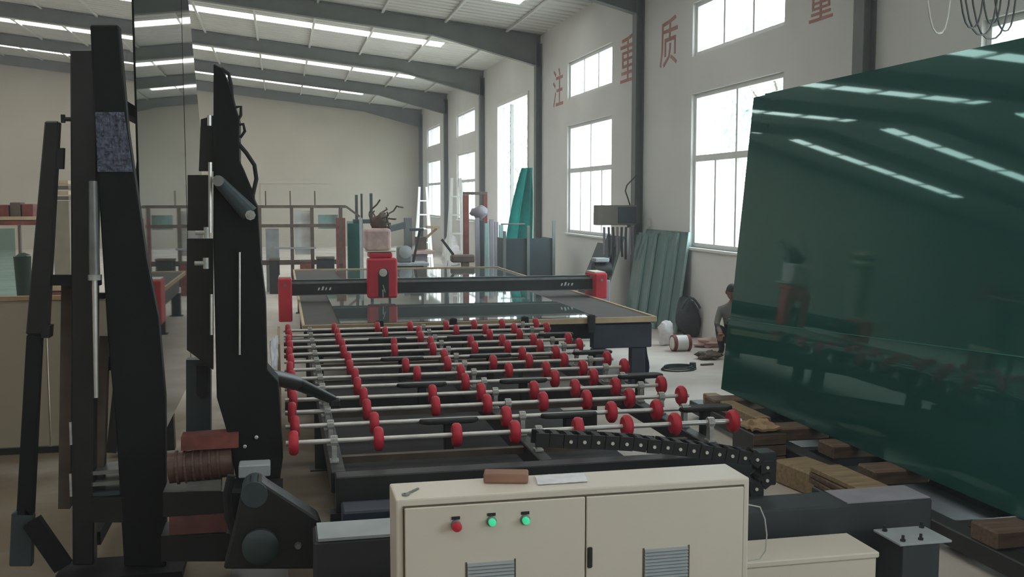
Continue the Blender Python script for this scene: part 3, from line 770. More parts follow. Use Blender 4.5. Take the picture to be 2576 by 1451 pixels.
tw = thing('loader_tower', (-.22, 6.1, 0), 'black loader tower with looping hoses, grey arm and chromed rods', 'machine tower')
TY = 5.95
px_prism([(537, 160), (560, 172), (579, 215), (590, 262), (602, 300), (602, 410), (634, 490), (648, 520), (655, 640), (668, 760), (672, 930), (700, 960), (712, 1150), (700, 1240), (600, 1240), (575, 1100), (545, 1000), (536, 600)], TY, .26).build('column', M_jet, tw, bevel=.006)
px_prism([(472, 440), (526, 440), (530, 580), (472, 580)], TY + .16, .1).build('side_plate', M_black2, tw)
px_prism([(470, 600), (536, 600), (536, 930), (470, 880)], TY + .2, .06).build('side_plate', M_black2, tw)
px_prism([(505, 300), (538, 290), (538, 430), (500, 430)], TY + .14, .08).build('valve_block', M_black2, tw)
for x0, y0, y1, r in ((529, 408, 585, .011), (603, 634, 892, .006), (532, 740, 842, .008), (527, 290, 316, .012)): MB().cyl(at(x0, y0, Y=TY - .02), at(x0, y1, Y=TY - .02), r, n=8).build('chrome_rod', M_chrome, tw)
a, b = at(550, 455, Y=TY - .07), at(628, 538, Y=TY - .07)
am = MB().cyl(a, b, .032, .05, 12).build('lift_cylinder', M_slate, tw, smooth=True)
MB().cyl(a + Vector((0, -.06, 0)), a + Vector((0, .06, 0)), .03).build('pin', M_grey, am)
MB().lathe([(.028, 0), (.028, .02), (.012, .02), (.012, .03)], at(630, 541, Y=TY - .1), -Y3, 8).build('bolt', M_cast, tw)
for x0, y0 in ((518, 662), (520, 585)):
    a = at(x0, y0, Y=TY - .03); MB().cyl(a - Vector((.06, 0, 0)), a, .012).cyl(a - Vector((0, 0, .03)), a + Vector((0, 0, .03)), .016).build('clamp_screw', M_cast, tw)
for pts, r in (([(556, 172), (575, 185), (582, 215), (584, 250), (590, 270)], .010), ([(592, 270), (606, 268), (606, 290), (597, 305), (590, 300)], .009), ([(596, 315), (612, 312), (616, 330), (606, 345), (596, 338)], .009),
               ([(597, 358), (620, 385), (640, 415), (645, 450), (636, 490), (636, 520)], .012), ([(600, 405), (612, 430), (622, 455), (632, 478), (636, 505)], .008), ([(596, 412), (608, 440), (618, 468), (630, 500)], .008), ([(560, 190), (556, 260), (565, 330), (560, 420)], .012)):
    MB().tube([at(a, b, Y=TY + .02) for a, b in pts], r, 7).build('hose', M_rubber, tw, smooth=True)
# arm reaching over the rollers
a, b, c_ = at(672, 945, Y=6.15), at(742, 962, Y=6.6), at(838, 1005, Y=6.8)
MB().cyl(a, b, .045, .05, 10).cyl(b, c_, .045, .03, 10).build('reach_arm', M_black2, tw, smooth=True)
MB().box((c_.x + .01, c_.y, c_.z - .02), (.07, .09, .05)).build('arm_pad', M_rubber, tw, bevel=.01)
for q in ((616, 1122), (645, 1099)): MB().lathe([(.011, 0), (.011, .01), (.006, .012)], at(*q, Y=TY - .001), -Y3, 8).build('bolt', M_chrome, tw)
# base of the tower
px_prism([(608, 1238), (624, 1214), (655, 1211), (672, 1224), (800, 1306), (810, 1332), (806, 1432), (562, 1432), (588, 1330)], 5.2, .16).build('pivot_plate', M_black2, tw, bevel=.01)
a = at(640, 1245, Y=5.19); MB().cyl(a, a + Vector((0, .19, 0)), .065, n=20).build('pivot_boss', M_slate, tw, smooth=True)
a = at(655, 1372, Y=5.195); MB().lathe([(.09, 0), (.09, .03), (.06, .05), (.02, .05)], a, -Y3, 20).build('drive_wheel', M_slate, tw, smooth=True)
a = at(750, 1372, Y=5.19); MB().lathe([(.02, 0), (.014, .02)], a, -Y3, 8).build('bolt', M_grey, tw)
px_prism([(600, 1172), (680, 1168), (680, 1198), (600, 1204)], 5.7, .12).build('silver_block', M_lplate, tw, bevel=.006)
px_prism([(575, 1240), (712, 1240), (712, 1300), (575, 1340)], 5.6, .3).build('foot_column', M_jet, tw)
MB().box2((-.32, 5.2, .0), (.0, 6.2, .08)).build('base_plate', M_black2, tw)
MB().tube([at(q, r, Y=5.5) for q, r in ((582, 1195), (572, 1240), (575, 1300), (590, 1345), (600, 1380))], .022, 8).build('hose', M_rubber, tw, smooth=True)
# gear motor and base beams on the near side
gm = thing('gear_motor', (-.45, 6.0, .3), 'oily brown gear motor on stacked blocks at the foot of the tower', 'motor')
a, b = at(425, 1178, Y=5.95), at(585, 1160, Y=5.95)
MB().cyl(a, b, .085, n=18).build('motor_body', M_brownm, gm, smooth=True)
for i in range(6):
    c = a.lerp(b, .12 + .13 * i); d = (b - a).normalized(); MB().cyl(c, c + d * .012, .095, n=18).build('cooling_fin', M_brownm, gm)
px_prism([(455, 1100), (600, 1090), (600, 1126), (455, 1134)], 5.9, .14).build('mount_plate', M_rust, gm)
px_prism([(470, 1212), (556, 1206), (556, 1236), (470, 1248)], 5.9, .14).build('pedestal_block', M_grey, gm)
px_prism([(410, 1238), (580, 1236), (580, 1300), (410, 1300)], 5.88, .22).build('pedestal_block', M_black2, gm)
px_prism([(425, 1302), (568, 1292), (568, 1338), (425, 1346)], 5.86, .26).build('red_block', mat('dull_red_paint', srgb(108, 66, 62), .6, var=.25, scale=8), gm)
px_prism([(405, 1348), (600, 1340), (600, 1412), (405, 1412)], 5.86, .26).build('base_block', M_black2, gm)
px_prism([(468, 905), (530, 905), (530, 1110), (468, 1110)], 6.3, .1).build('guide_bracket', M_slate, gm)
px_prism([(494, 920), (520, 920), (520, 992), (507, 1002), (494, 992)], 6.28, .018).build('slot_cover', M_rubber, gm)
for lo, hi, nm, lab in (((-1.6, 5.5, 0), (-.35, 5.66, .10), 'floor_rail', 'dark steel rail on the floor in front of the loading rack'),
                        ((-.3, 4.85, 0), (.36, 5.06, .17), 'floor_beam', 'dark steel beam on the floor between tower foot and cream cabinet')):
    tag(MB().box2(lo, hi).build(nm, M_slate if nm == 'floor_rail' else M_black2, bevel=.008), lab, 'steel rail' if nm == 'floor_rail' else 'steel beam')

# packaging along the near side of the tables
bd = MB().box2((-.06, 9.3, .0), (-.035, 10.6, .92)); tag(bd.build('tan_board', M_tan), 'tan board standing upright at the end of the roller shafts beside the tower', 'board')
fm = MB(); A_, B_ = at(676, 815, Y=8.6), at(702, 940, Y=8.6)
fm.grid(lambda u, v: (-.10 + .05 * u + .02 * noise.noise(Vector((u * 4, v * 9, 2))), 8.5 + .35 * u, 0.01 + 1.05 * v + .02 * noise.noise(Vector((u * 9, v * 5, 7)))), 12, 18, .006)
fm.build('x', M_paper); o = bpy.data.objects['x']; o.name = 'film_roll'; tag(o, 'crumpled silvery plastic film hanging at the rollers beside the tower', 'film')

# ------------------------------------------------------------------ along the right wall
pb = thing('switch_board', (6.1, 18.0, 1.7), 'grey brown switch board box mounted on the wall column above hanging hoses', 'electric box')
a, b = at(1503, 516, Y=17.85), at(1600, 566, Y=17.85)
MB().box2((a.x, 17.85, b.z), (b.x + .02, 18.1, a.z)).build('box', mat('grey_brown_box_paint', srgb(124, 120, 110), .6, var=.08), pb, bevel=.01)
MB().box2(((a.x + b.x) / 2 + .02, 17.835, b.z + .03), (b.x, 17.849, a.z - .03)).build('cover', M_slate, pb)
MB().bar((6.2, 18.02, b.z - .02), (6.26, 18.16, b.z - .02), .06, .06).build('bracket', M_frame, pb)
MB().tube([at(x, y, Y=17.95) for x, y in ((1602, 440), (1590, 452), (1577, 466), (1573, 480), (1580, 500), (1585, 517))], .014, 6).build('feed_cable', M_wired, pb)
for i in range(8):
    x0 = 1520 + i * 11; h = thing('hanging_hose', at(x0, 568, Y=17.9), '%s hose hanging below the switch board, %s from the window end' % (('pale grey', 'slate grey', 'dark')[i % 3], ('first', 'second', 'third', 'fourth', 'fifth', 'sixth', 'seventh', 'eighth')[i]), 'hose', 'hoses below the switch board')
    mb = MB().tube([at(x0, 571, Y=17.9), at(x0 + 1.5 * math.sin(i), 600, Y=17.88), at(x0 + 1.5 * math.sin(i * 2.1), 640 + 6 * (i % 3), Y=17.9)], .022, 6)
    mb.build('tube', [M_lav, M_slate, M_wired][i % 3], h, smooth=True)
def on_wall(name, y0, y1, xb, xt, z1, m, label, cat, group=None, th=.01, em=None):
    """a sheet leaning on the right wall"""
    t = thing(name, (xb, (y0 + y1) / 2, 0), label, cat, group)
    MB().prism([(xb, y0, .01), (xb, y1, .01), (xt, y1, z1), (xt, y0, z1)], (th, 0, 0)).build('sheet', m, t)
    if em: MB().prism([(xb - .004, y0 - .012, .01), (xb + .036, y0 - .012, .01), (xt + .036, y0 - .012, z1), (xt - .004, y0 - .012, z1)], (0, .011, 0)).build('cut_edge', em, t)
for i, (y0, xb, z1, nm) in enumerate(((17.25, 5.92, 1.56, 'foremost'), (16.9, 5.965, 1.6, 'second'), (16.5, 6.01, 1.57, 'third'), (16.1, 6.055, 1.64, 'fourth'), (15.75, 6.10, 1.66, 'fifth'))):
    on_wall('leaning_glass', y0, 17.75, xb + .12, xb + .34, z1, mat('grey_green_sheet_glass', srgb(98, 126, 124), .06, var=.15, scale=1.5, stretch=(1, 4, .3)), 'pale green glass sheet leaning by the window, %s counted from the room' % nm, 'glass sheet', em=M_leanE)
on_wall('leaning_glass', 18.6, 19.6, 5.55, 6.1, 1.34, M_slate, 'dark slate sheet leaning behind the red end of the bridge', 'sheet', em=M_leanE)
on_wall('leaning_glass', 18.35, 19.3, 5.72, 6.2, 1.5, M_navy, 'blue black sheet leaning beside the wall column under the hoses', 'sheet', em=M_leanE)
mu = thing('motor_unit', (4.95, 15.3, 0), 'small dark motor unit with pale lid standing behind the red bridge end', 'motor')
a, b = at(1496, 648, Y=15.3), at(1540, 665, Y=15.3)
MB().box2((a.x, 15.2, 0), (a.x + .22, 15.4, .95)).build('stand', M_lav, mu, bevel=.01)
MB().cyl((a.x - .02, 15.3, 1.1), (a.x + .25, 15.3, 1.1), .12, n=14).build('motor_body', M_black2, mu, smooth=True)
MB().box2((a.x - .02, 15.18, 1.23), (a.x + .2, 15.42, 1.29)).build('lid', M_lplate, mu, bevel=.01)
MB().cyl((a.x + .11, 15.3, .95), (a.x + .11, 15.3, 1.0), .08).build('neck', M_rust, mu)
sw = at(1635, 560, X=XW)
tag(MB().box2((XW - .03, sw.y - .05, sw.z - .08), (XW - .001, sw.y + .05, sw.z + .08)).build('wall_switch', M_white, bevel=.006), 'small white switch box on the wall above the leaning glass', 'switch')
dr = MB(); p = at(1640, 812, Y=12.4)
dr.grid(lambda u, v: (4.36 + .16 * u + .02 * math.sin(v * 9), 11.9 + .9 * u, .02 + .70 * v + .03 * noise.noise(Vector((u * 5, v * 5, 1)))), 12, 12, .012)
tag(dr.build('dark_cloth', M_blued, smooth=True), 'dark blue cloth draped from the corner of the cutting table', 'cloth')

# person crouching by the far edge of the glass stack
def figure():
    t = thing('person', (6.29, 13.62, 0), 'person crouching by the wall in grey shirt and dark trousers, half behind the green glass', 'person')
    o = Vector((6.29, 13.62, 0)); f = Vector((-.55, -.83, 0)).normalized(); s_ = Vector((f.y, -f.x, 0))
    P = lambda a, b, c: o + f * a + s_ * b + Vector((0, 0, c))
    verts = []; edges = []; rad = []
    def chain(pts, start=None):
        prev = start
        for q, r in pts:
            verts.append(q); rad.append(r); i = len(verts) - 1
            if prev is not None: edges.append((prev, i))
            prev = i
        return prev
    chain([(P(0, 0, .22), .14)])
    neck = chain([(P(.06, 0, .36), .145), (P(.15, 0, .52), .15), (P(.20, 0, .66), .12), (P(.23, 0, .75), .055), (P(.25, 0, .80), .05)], 0)
    chest = 3
    for sd in (1, -1):
        chain([(P(.05, .10 * sd, .22), .095), (P(.36, .17 * sd, .42), .065), (P(.16, .15 * sd, .09), .045), (P(.20, .15 * sd, .045), .04), (P(.34, .16 * sd, .035), .035)], 0)
        chain([(P(.20, .17 * sd, .64), .06), (P(.33, .20 * sd, .45), .042), (P(.50, .12 * sd, .36), .032), (P(.57, .10 * sd, .34), .03)], chest)
    me = bpy.data.meshes.new('body'); me.from_pydata(verts, edges, []); me.update()
    b = bpy.data.objects.new('body', me); COL.objects.link(b)
    m = b.modifiers.new('skin', 'SKIN')
    for v, r in zip(me.skin_vertices[0].data, rad): v.radius = (r, r)
    me.skin_vertices[0].data[0].use_root = True
    b.modifiers.new('sub', 'SUBSURF').levels = 2; b.modifiers['sub'].render_levels = 2
    bpy.context.view_layer.update()
    me2 = bpy.data.meshes.new_from_object(b.evaluated_get(bpy.context.evaluated_depsgraph_get()))
    bpy.data.objects.remove(b)
    for m_ in (M_shirt, M_trous, M_skin): me2.materials.append(m_)
    for pl in me2.polygons:
        pl.use_smooth = True; c = pl.center; h = (c - o).dot(f)
        pl.material_index = 2 if (c.z > .735 or h > .50) else (0 if (c.z > .30 and not (h > .12 and c.z < .46 and abs((c - o).dot(s_)) < .24 and h < .44)) else 1)
    for v in me2.vertices: v.co -= o
    b = bpy.data.objects.new('body', me2); COL.objects.link(b); WL[b] = o.copy(); b.location = o - WL[t]; b.parent = t
    hc = P(.29, 0, .90)
    R = Matrix.Rotation(math.atan2(f.y, f.x), 3, 'Z') @ Matrix.Rotation(.5, 3, 'Y')
    h = MB(); nu, nv = 20, 14; vs = []; fs = []
    for j in range(nv + 1):
        th = PI * j / nv
        for i in range(nu):
            ph = 2 * PI * i / nu; d = Vector((math.sin(th) * math.cos(ph), math.sin(th) * math.sin(ph), math.cos(th)))
            q = Vector((d.x * .095, d.y * .075, d.z * .118))
            if d.z < -.2 and d.x > 0: q.x *= .9
            if d.x > .93 and -.25 < d.z < .05: q.x += .018            # nose
            if d.x > .75 and abs(d.y) > .2 and 0.0 < d.z < .22: q.x -= .008
            vs.append(hc + R @ q)
    for j in range(nv):
        for i in range(nu): fs.append((j * nu + i, j * nu + (i + 1) % nu, (j + 1) * nu + (i + 1) % nu, (j + 1) * nu + i))
    h._add(vs, fs); hd_ = h.build('head', M_skin, t, smooth=True)
    for sd in (1, -1):
        e = MB(); e.blob(hc + R @ Vector((-.005, .076 * sd, -.005)), (.02, .009, .03), 1, .1, 8, 6); e.build('ear', M_skin, hd_, smooth=True)
        e = MB(); e.blob(hc + R @ Vector((.083, .03 * sd, .014)), (.010, .013, .008), 1, 0, 8, 6); e.build('eye', M_hair, hd_, smooth=True)
    MB().bar(hc + R @ Vector((.085, -.022, -.055)), hc + R @ Vector((.085, .022, -.055)), .008, .006).build('mouth', M_rust, hd_)
    hr = MB(); vs = []; fs = []
    for j in range(8):
        th = (.56 * PI) * j / 7
        for i in range(nu):
            ph = 2 * PI * i / nu; k = 1.0 if not (abs(math.atan2(math.sin(ph), math.cos(ph))) < 1.0) else .62
            t_ = th * k; d = Vector((math.sin(t_) * math.cos(ph), math.sin(t_) * math.sin(ph), math.cos(t_)))
            vs.append(hc + R @ Vector((d.x * .104 - .004, d.y * .084, d.z * .128)))
    for j in range(7):
        for i in range(nu): fs.append((j * nu + i, j * nu + (i + 1) % nu, (j + 1) * nu + (i + 1) % nu, (j + 1) * nu + i))
    hr._add(vs, fs); hr.build('hair', M_hair, t, smooth=True)
    for sd in (1, -1):
        hn = P(.57, .10 * sd, .34); out = f * .8 + Vector((0, 0, -.5)); out.normalize(); acr = s_
        g = MB()
        for k in range(4):
            b0 = hn + acr * (.02 * (k - 1.5)) + out * .03; L_ = (.068, .078, .074, .058)[k]
            g.tube([b0, b0 + out * L_ * .45, b0 + out * L_ * .8 + Vector((0, 0, -.012)), b0 + out * L_ + Vector((0, 0, -.03))], .0085, 6)
        g.tube([hn - acr * .03 * sd, hn - acr * .05 * sd + out * .03, hn - acr * .045 * sd + out * .06], .0095, 6)
        g.blob(hn + out * .01, (.042, .042, .026), 2, .1, 10, 7)
        g.build('hand', M_skin, t, smooth=True)
figure()

# floor litter by the crouching person
bk = thing('white_canister', (5.6, 14.0, 0), 'white canister with reddish ends lying on the floor by the crouching person', 'canister')
a, b = at(1690, 862, Y=14.0), at(1746, 862, Y=14.0)
MB().lathe([(.09, 0), (.115, .02), (.115, .26), (.09, .28)], (a.x, 14.0, .115), X3, 18).build('drum', M_white, bk, smooth=True)
MB().lathe([(.117, 0), (.117, .05)], (a.x + .005, 14.0, .117), X3, 18).build('end_band', M_rust, bk); MB().lathe([(.117, 0), (.117, .05)], (a.x + .22, 14.0, .117), X3, 18).build('end_band', M_rust, bk)
def lump(name, px, py, r, m, label, cat, seed, amp=.4, smooth=True):
    p = at(px, py, Z=0); mb = MB().blob((p.x, p.y, r[2] * .86), r, seed, amp, 16, 11, 2.0)
    for v in mb.v: v.z = max(v.z, .002)
    return tag(mb.build(name, m, smooth=smooth), label, cat)
lump('paper_bag', 1674, 868, (.12, .1, .2), M_paper, 'crumpled white bag on the floor between table corner and white canister', 'bag', 3)
lump('rubble', 1786, 872, (.22, .15, .07), M_pink, 'heap of pale rubble on the floor beside the white canister', 'rubble', 6, .7)
lump('scrap_heap', 1780, 903, (.16, .12, .06), M_brown, 'small brown heap of scrap at the foot of the crouching person', 'scrap', 8, .7)
bs = thing('slumped_sack', (5.9, 14.9, 0), 'dark slumped sack with a pale rolled rim standing behind the white canister', 'sack')
p = at(1740, 845, Z=0)
mb = MB().blob((p.x - .14, p.y - .08, .3), (.20, .17, .34), 5, .3, 18, 12)
for v in mb.v: v.z = max(v.z, .003); v.x += (.62 - v.z) * .12
mb.build('sack_body', mat('dark_grey_sacking', srgb(66, 70, 74), .9, var=.2, scale=6), bs, smooth=True)
MB().tube([(p.x - .29 + .32 * i / 8, p.y - .26, .40 + .24 * math.sin(PI * (i + 1) / 10)) for i in range(9)], .02, 6).build('rolled_rim', M_slate, bs, smooth=True)
cl = MB()
p = at(1706, 930, Z=0)
for k in range(3): cl.tube([(p.x + (.22 - .02 * k) * math.cos(2 * PI * i / 20), p.y + (.16 - .015 * k) * math.sin(2 * PI * i / 20), .012 + .02 * k) for i in range(20)], .010, 5, True)
cl.cyl((p.x + .2, p.y, .0), (p.x + .2, p.y, .09), .05, .04)
tag(cl.build('cable_coil', M_slate, smooth=True), 'coil of grey cable lying on the open floor right of the roller table', 'cable')
p = at(1778, 919, Z=0); tag(MB().bar((p.x - .08, p.y, .012), (p.x + .1, p.y + .03, .012), .04, .02).build('offcut', M_brown), 'thin dark offcut lying on the floor behind the cable coil', 'offcut')

# teal tarpaulin at the doorway
tp = MB(); a, b = at(1290, 600, Y=26.4), at(1348, 428, Y=26.4)
def fold(u, v):
    wd = .72 * (1 - .66 * v ** 2.2)
    return (6.42 - wd * u - .06 * math.sin(u * 14), 26.3 + .10 * math.cos(u * 14) + .05 * math.sin(v * 7), .005 + v * 3.0)
tp.grid(fold, 26, 14, .012)
tag(tp.build('teal_tarpaulin', M_tarp, smooth=True), 'bright teal tarpaulin hanging in folds beside the tall open doorway', 'tarpaulin')

# ------------------------------------------------------------------ machines and racks beyond the tables
dk = thing('plate_bin', (5.3, 22.3, 0), 'slate grey steel plate bin with upright corner posts before the teal tarpaulin', 'bin')
a, b = at(1272, 600, Y=22), at(1394, 688, Y=22)
MB().box2((a.x, 22, .02), (b.x - .02, 22.02, a.z)).build('front_plate', M_slate, dk)
MB().box2((b.x - .05, 22.02, .02), (b.x - .03, 22.9, a.z)).build('side_plate', M_slate, dk); MB().box2((a.x, 22.02, .02), (a.x + .02, 22.9, a.z)).build('side_plate', M_slate, dk)
for x_, h in ((b.x - .02, 1.72), (a.x - .03, 1.5), (a.x + .5, 1.62)): MB().box2((x_ - .03, 21.95, 0), (x_ + .03, 21.999, h)).build('corner_post', M_frame, dk)
MB().cyl((a.x, 22.5, 1.64), (a.x + .55, 22.5, 1.64), .015, n=6).build('rail', M_frame, dk)
bp = thing('panel_stack', (4.4, 23, 0), 'bundle of tall lavender grey panels standing on end before the doorway', 'panels')
for i in range(6):
    x0 = 1196 + i * 12; p0, p1 = at(x0, 548 + (i * 7) % 18, Y=23.0 + .1 * i), at(x0 + 10, 690, Y=23.0 + .1 * i)
    MB().box2((p0.x, 23.0 + .1 * i, 0), (p1.x, 23.06 + .1 * i, p0.z)).build('panel', [M_lav, M_slate, M_leanE][i % 3] if i != 4 else M_lav, bp, bevel=.004)
a, b = at(1196, 545, Y=22.9), at(1228, 520, Y=22.9)
MB().blob((a.x + .15, 23.2, a.z + .1), (.2, .2, .14), 4, .4).build('cover', M_lav, bp, smooth=True)
rg = thing('rust_red_frame', (4.5, 24, 0), 'rust red square steel frame standing behind the cutting table', 'frame')
a, b = at(1166, 490, Y=24), at(1222, 492, Y=24)
MB().box2((a.x, 24, 0), (a.x + .13, 24.1, a.z)).build('upright', M_rust, rg, bevel=.008); MB().box2((b.x - .06, 24, 0), (b.x + .04, 24.1, a.z)).build('upright', M_rust, rg, bevel=.008)
MB().box2((a.x, 24, a.z + .001), (b.x + .04, 24.1, a.z + .07)).build('head_bar', M_brown, rg, bevel=.008)
def ladder(px0, px1, y, pytop, label, wdt):
    a = at((px0 + px1) / 2, pytop, Y=y); L_ = thing('step_ladder', (a.x, y, 0), label, 'ladder')
    h = a.z
    for sd in (-1, 1):
        MB().bar((a.x + sd * wdt * .5, y - .25, 0), (a.x + sd * wdt * .22, y, h), .07, .04, up=Y3).build('rail', M_white, L_)
        MB().bar((a.x + sd * wdt * .5, y + .45, 0), (a.x + sd * wdt * .22, y + .03, h), .05, .035, up=Y3).build('back_rail', M_white, L_)
    for i in range(1, 6):
        k = i / 6; z = h * k; MB().box2((a.x - wdt * (.5 - .28 * k), y - .25 * (1 - k) - .04, z - .02), (a.x + wdt * (.5 - .28 * k), y - .25 * (1 - k) + .04, z + .02)).build('step', M_white, L_)
ladder(1128, 1166, 25.2, 448, 'tall white step ladder standing left of the rust red frame', .46)
ladder(1050, 1078, 32, 470, 'white step ladder far back beside the end windows', .5)

dm = thing('drilling_machine', (2.9, 24.5, 0), 'grey glass drilling machine with swing arms behind the cutting table', 'machine')
a = at(1040, 560, Y=24.5)
MB().box2((a.x - .25, 24.3, 0), (a.x + .3, 24.8, .9)).build('stand', M_lav, dm, bevel=.02)
MB().box2((a.x - .35, 24.2, .9), (a.x + .45, 24.9, .98)).build('bench_top', M_pink, dm, bevel=.01)
MB().box2((a.x - .2, 24.6, .98), (a.x - .02, 24.8, 1.75)).build('column', M_frame, dm, bevel=.01)
MB().bar((a.x - .1, 24.7, 1.6), (a.x - .75, 24.4, 1.45), .12, .14).build('swing_arm', M_slate, dm, bevel=.01)
MB().cyl((a.x - .7, 24.42, 1.3), (a.x - .7, 24.42, 1.65), .08).build('spindle_motor', M_lplate, dm, smooth=True)
MB().bar((a.x + .1, 24.5, 1.1), (a.x + .55, 24.4, 1.5), .06, .06).build('guard_arm', M_edge, dm)
MB().box2((a.x + .3, 24.3, 1.5), (a.x + .6, 24.6, 1.56)).build('guard_plate', M_edge, dm)
MB().box2((a.x + .05, 24.4, 1.0), (a.x + .3, 24.7, 1.3)).build('gear_box', M_brown, dm, bevel=.02)
em = thing('edging_machine', (2.2, 22.6, 0), 'low grey edging machine with a tool table left of the drilling machine', 'machine')
a = at(1000, 600, Y=22.6)
MB().box2((a.x - .2, 22.4, 0), (a.x + .55, 23.0, .75)).build('body', M_slate, em, bevel=.02)
MB().box2((a.x - .3, 22.3, .75), (a.x + .65, 23.1, .81)).build('bench_top', M_lplate, em, bevel=.008)
MB().box2((a.x + .0, 22.5, .81), (a.x + .3, 22.9, 1.15)).build('head', M_frame, em, bevel=.03)
MB().lathe([(.14, 0), (.14, .05), (.05, .08)], (a.x + .15, 22.45, 1.05), -Y3, 16).build('grinding_wheel', M_lplate, em, smooth=True)
MB().bar((a.x + .35, 22.7, .81), (a.x + .5, 22.7, 1.5), .05, .05).build('lamp_post', M_black, em)
MB().box((a.x + .42, 22.6, 1.53), (.3, .14, .06)).build('lamp_head', M_slate, em, bevel=.01)
vc = thing('vice_stand', (4.0, 22.2, 0), 'brown workshop vice on a stand between step ladder and panels', 'vice')
a = at(1170, 650, Y=21.6)
MB().box2((a.x - .07, 21.5, 0), (a.x + .07, 21.7, .85)).build('stand', M_brown, vc)
MB().box2((a.x - .3, 21.45, .86), (a.x + .2, 21.75, 1.02)).build('vice_body', M_brown, vc, bevel=.03)
MB().bar((a.x - .25, 21.6, 1.02), (a.x - .5, 21.6, 1.35), .05, .05).build('handle', M_black, vc)
lump('white_bundle', 1135, 668, (.3, .3, .5), M_paper, 'white wrapped bundle on the floor at the foot of the tall step ladder', 'bundle', 9)

# storage rack with glass and boxes behind the bridge, in front of the shutter door
sr = thing('storage_rack', (.6, 25, 0), 'brown steel storage rack with spikes along its top rail by the far wall', 'rack')
def sbox(x0, y0, x1, y1, Y, d, name, m, par, bevel=0): 
    a, b = at(x0, y0, Y=Y), at(x1, y1, Y=Y); return MB().box2((a.x, Y, b.z), (b.x, Y + d, a.z)).build(name, m, par, bevel=bevel)
SY = 25.0
for x_ in (655, 735, 786, 858): sbox(x_ - 6, 520, x_ + 6, 716, SY, .1, 'upright', M_brown, sr)
for x_ in (668, 730, 792): sbox(x_ - 2, 480, x_ + 2, 517, SY + .04, .03, 'spike', M_brown, sr)
sbox(645, 516, 870, 523, SY - .03, .06, 'top_rail', M_brown, sr); sbox(649, 564, 864, 571, SY - .03, .06, 'mid_rail', M_brown, sr); sbox(690, 622, 795, 626, SY - .03, .06, 'low_rail', M_lplate, sr)
sbox(640, 655, 870, 664, SY - .03, .06, 'low_rail', M_brown, sr)
MB().bar(at(870, 519, Y=SY), at(905, 545, Y=SY), .05, .05).build('curved_end', M_brown, sr)
for x0, y0, x1, y1, m, lab in ((668, 575, 704, 716, M_lplate, 'pale board standing at the left end of the storage rack'), (740, 530, 782, 640, M_white, 'white board standing in the middle of the storage rack'), (800, 540, 850, 575, M_leanE, 'pale green glass pane standing high on the storage rack')):
    a, b = at(x0, y0, Y=SY + .14), at(x1, y1, Y=SY + .14); z0 = 0 if y1 > 700 else b.z
    tag(MB().box2((a.x, SY + .14, z0), (b.x, SY + .16, a.z)).build('board', m), lab, 'board')
for x0, x1, h, m, lab in ((678, 704, .78, M_black2, 'dark box at the left foot of the storage rack'), (756, 784, .72, M_rust, 'dark reddish box in the middle of the storage rack foot'), (798, 842, .8, M_black, 'wide dark box at the right foot of the storage rack')):
    a, b = at(x0, 700, Y=SY - .5), at(x1, 700, Y=SY - .5)
    bx_ = thing('storage_box', ((a.x + b.x) / 2, SY - .3, 0), lab, 'box')
    MB().box2((a.x, SY - .5, 0), (b.x, SY - .1, h)).build('box_body', m, bx_, bevel=.01); MB().box2((a.x - .01, SY - .51, h), (b.x + .01, SY - .09, h + .04)).build('box_lid', M_brown, bx_)
gp = thing('glass_trolley', (1.7, 24, 0), 'narrow trolley with green glass standing between brown posts left of the red head', 'trolley')
sbox(872, 556, 906, 700, 24.0, .012, 'green_pane', M_lean, gp); sbox(874, 562, 906, 700, 24.06, .012, 'green_pane', M_greenE, gp)
for x_ in (850, 866, 909): sbox(x_ - 5, 548, x_ + 5, 716, 23.9, .08, 'post', M_rust if x_ < 900 else M_lplate, gp)
a, b = at(848, 690, Y=23.8), at(914, 690, Y=23.8); MB().box2((a.x, 23.85, .1), (b.x, 24.3, .2)).build('deck', M_brown, gp)
for x_ in (a.x + .05, b.x - .05): MB().cyl((x_ - .02, 24.05, .05), (x_ + .02, 24.05, .05), .05).build('castor', M_rubber, gp)
tl = thing('tool_mast', (1.8, 26, 0), 'dark mast with clamps standing behind the red cutting head', 'mast')
for x_, y0 in ((897, 490), (911, 487), (934, 486)): sbox(x_ - 4, y0, x_ + 4, 560 if x_ != 911 else 720, 26.0 + (x_ % 3) * .1, .06, 'mast_tube', M_slate, tl)
a, b = at(890, 552, Y=25.9), at(940, 562, Y=25.9); MB().box2((a.x, 25.9, b.z), (b.x, 26.3, a.z)).build('cross_plate', M_slate, tl)
sbox(976, 562, 983, 700, 22.0, .05, 'x', M_black, tl).name = 'lamp_stand'
sbox(955, 560, 983, 566, 22.0, .05, 'x', M_black, tl).name = 'lamp_arm'

# ------------------------------------------------------------------ far side seen through the loading rack
wp = thing('white_partition', (-2.3, 9.5, 0), 'long cream panel partition standing on the floor behind the loading rack', 'partition')
for i in range(3): MB().box2((-3.35 + .68 * i, 9.5, .06), (-2.68 + .68 * i, 9.53, 1.33)).build('panel', mat('drab_cream_panel', srgb(170, 160, 140), .7, var=.06, scale=1), wp, bevel=.004)
MB().box2((-3.35, 9.49, 0), (-1.31, 9.56, .055)).build('kick_rail', M_black2, wp)
MB().box2((-3.35, 9.49, 1.335), (-1.31, 9.56, 1.37)).build('top_rail', M_tan, wp)
bs_ = thing('brown_shelf', (-4.4, 16, 0), 'rusty brown shelf rack with clutter and glass below at the far side', 'shelf')
SY = 16.0
sbox(-60, 556, 90, 566, SY, .5, 'shelf_board', M_rust, bs_); sbox(-60, 545, 90, 553, SY, .05, 'rim', M_edge, bs_)
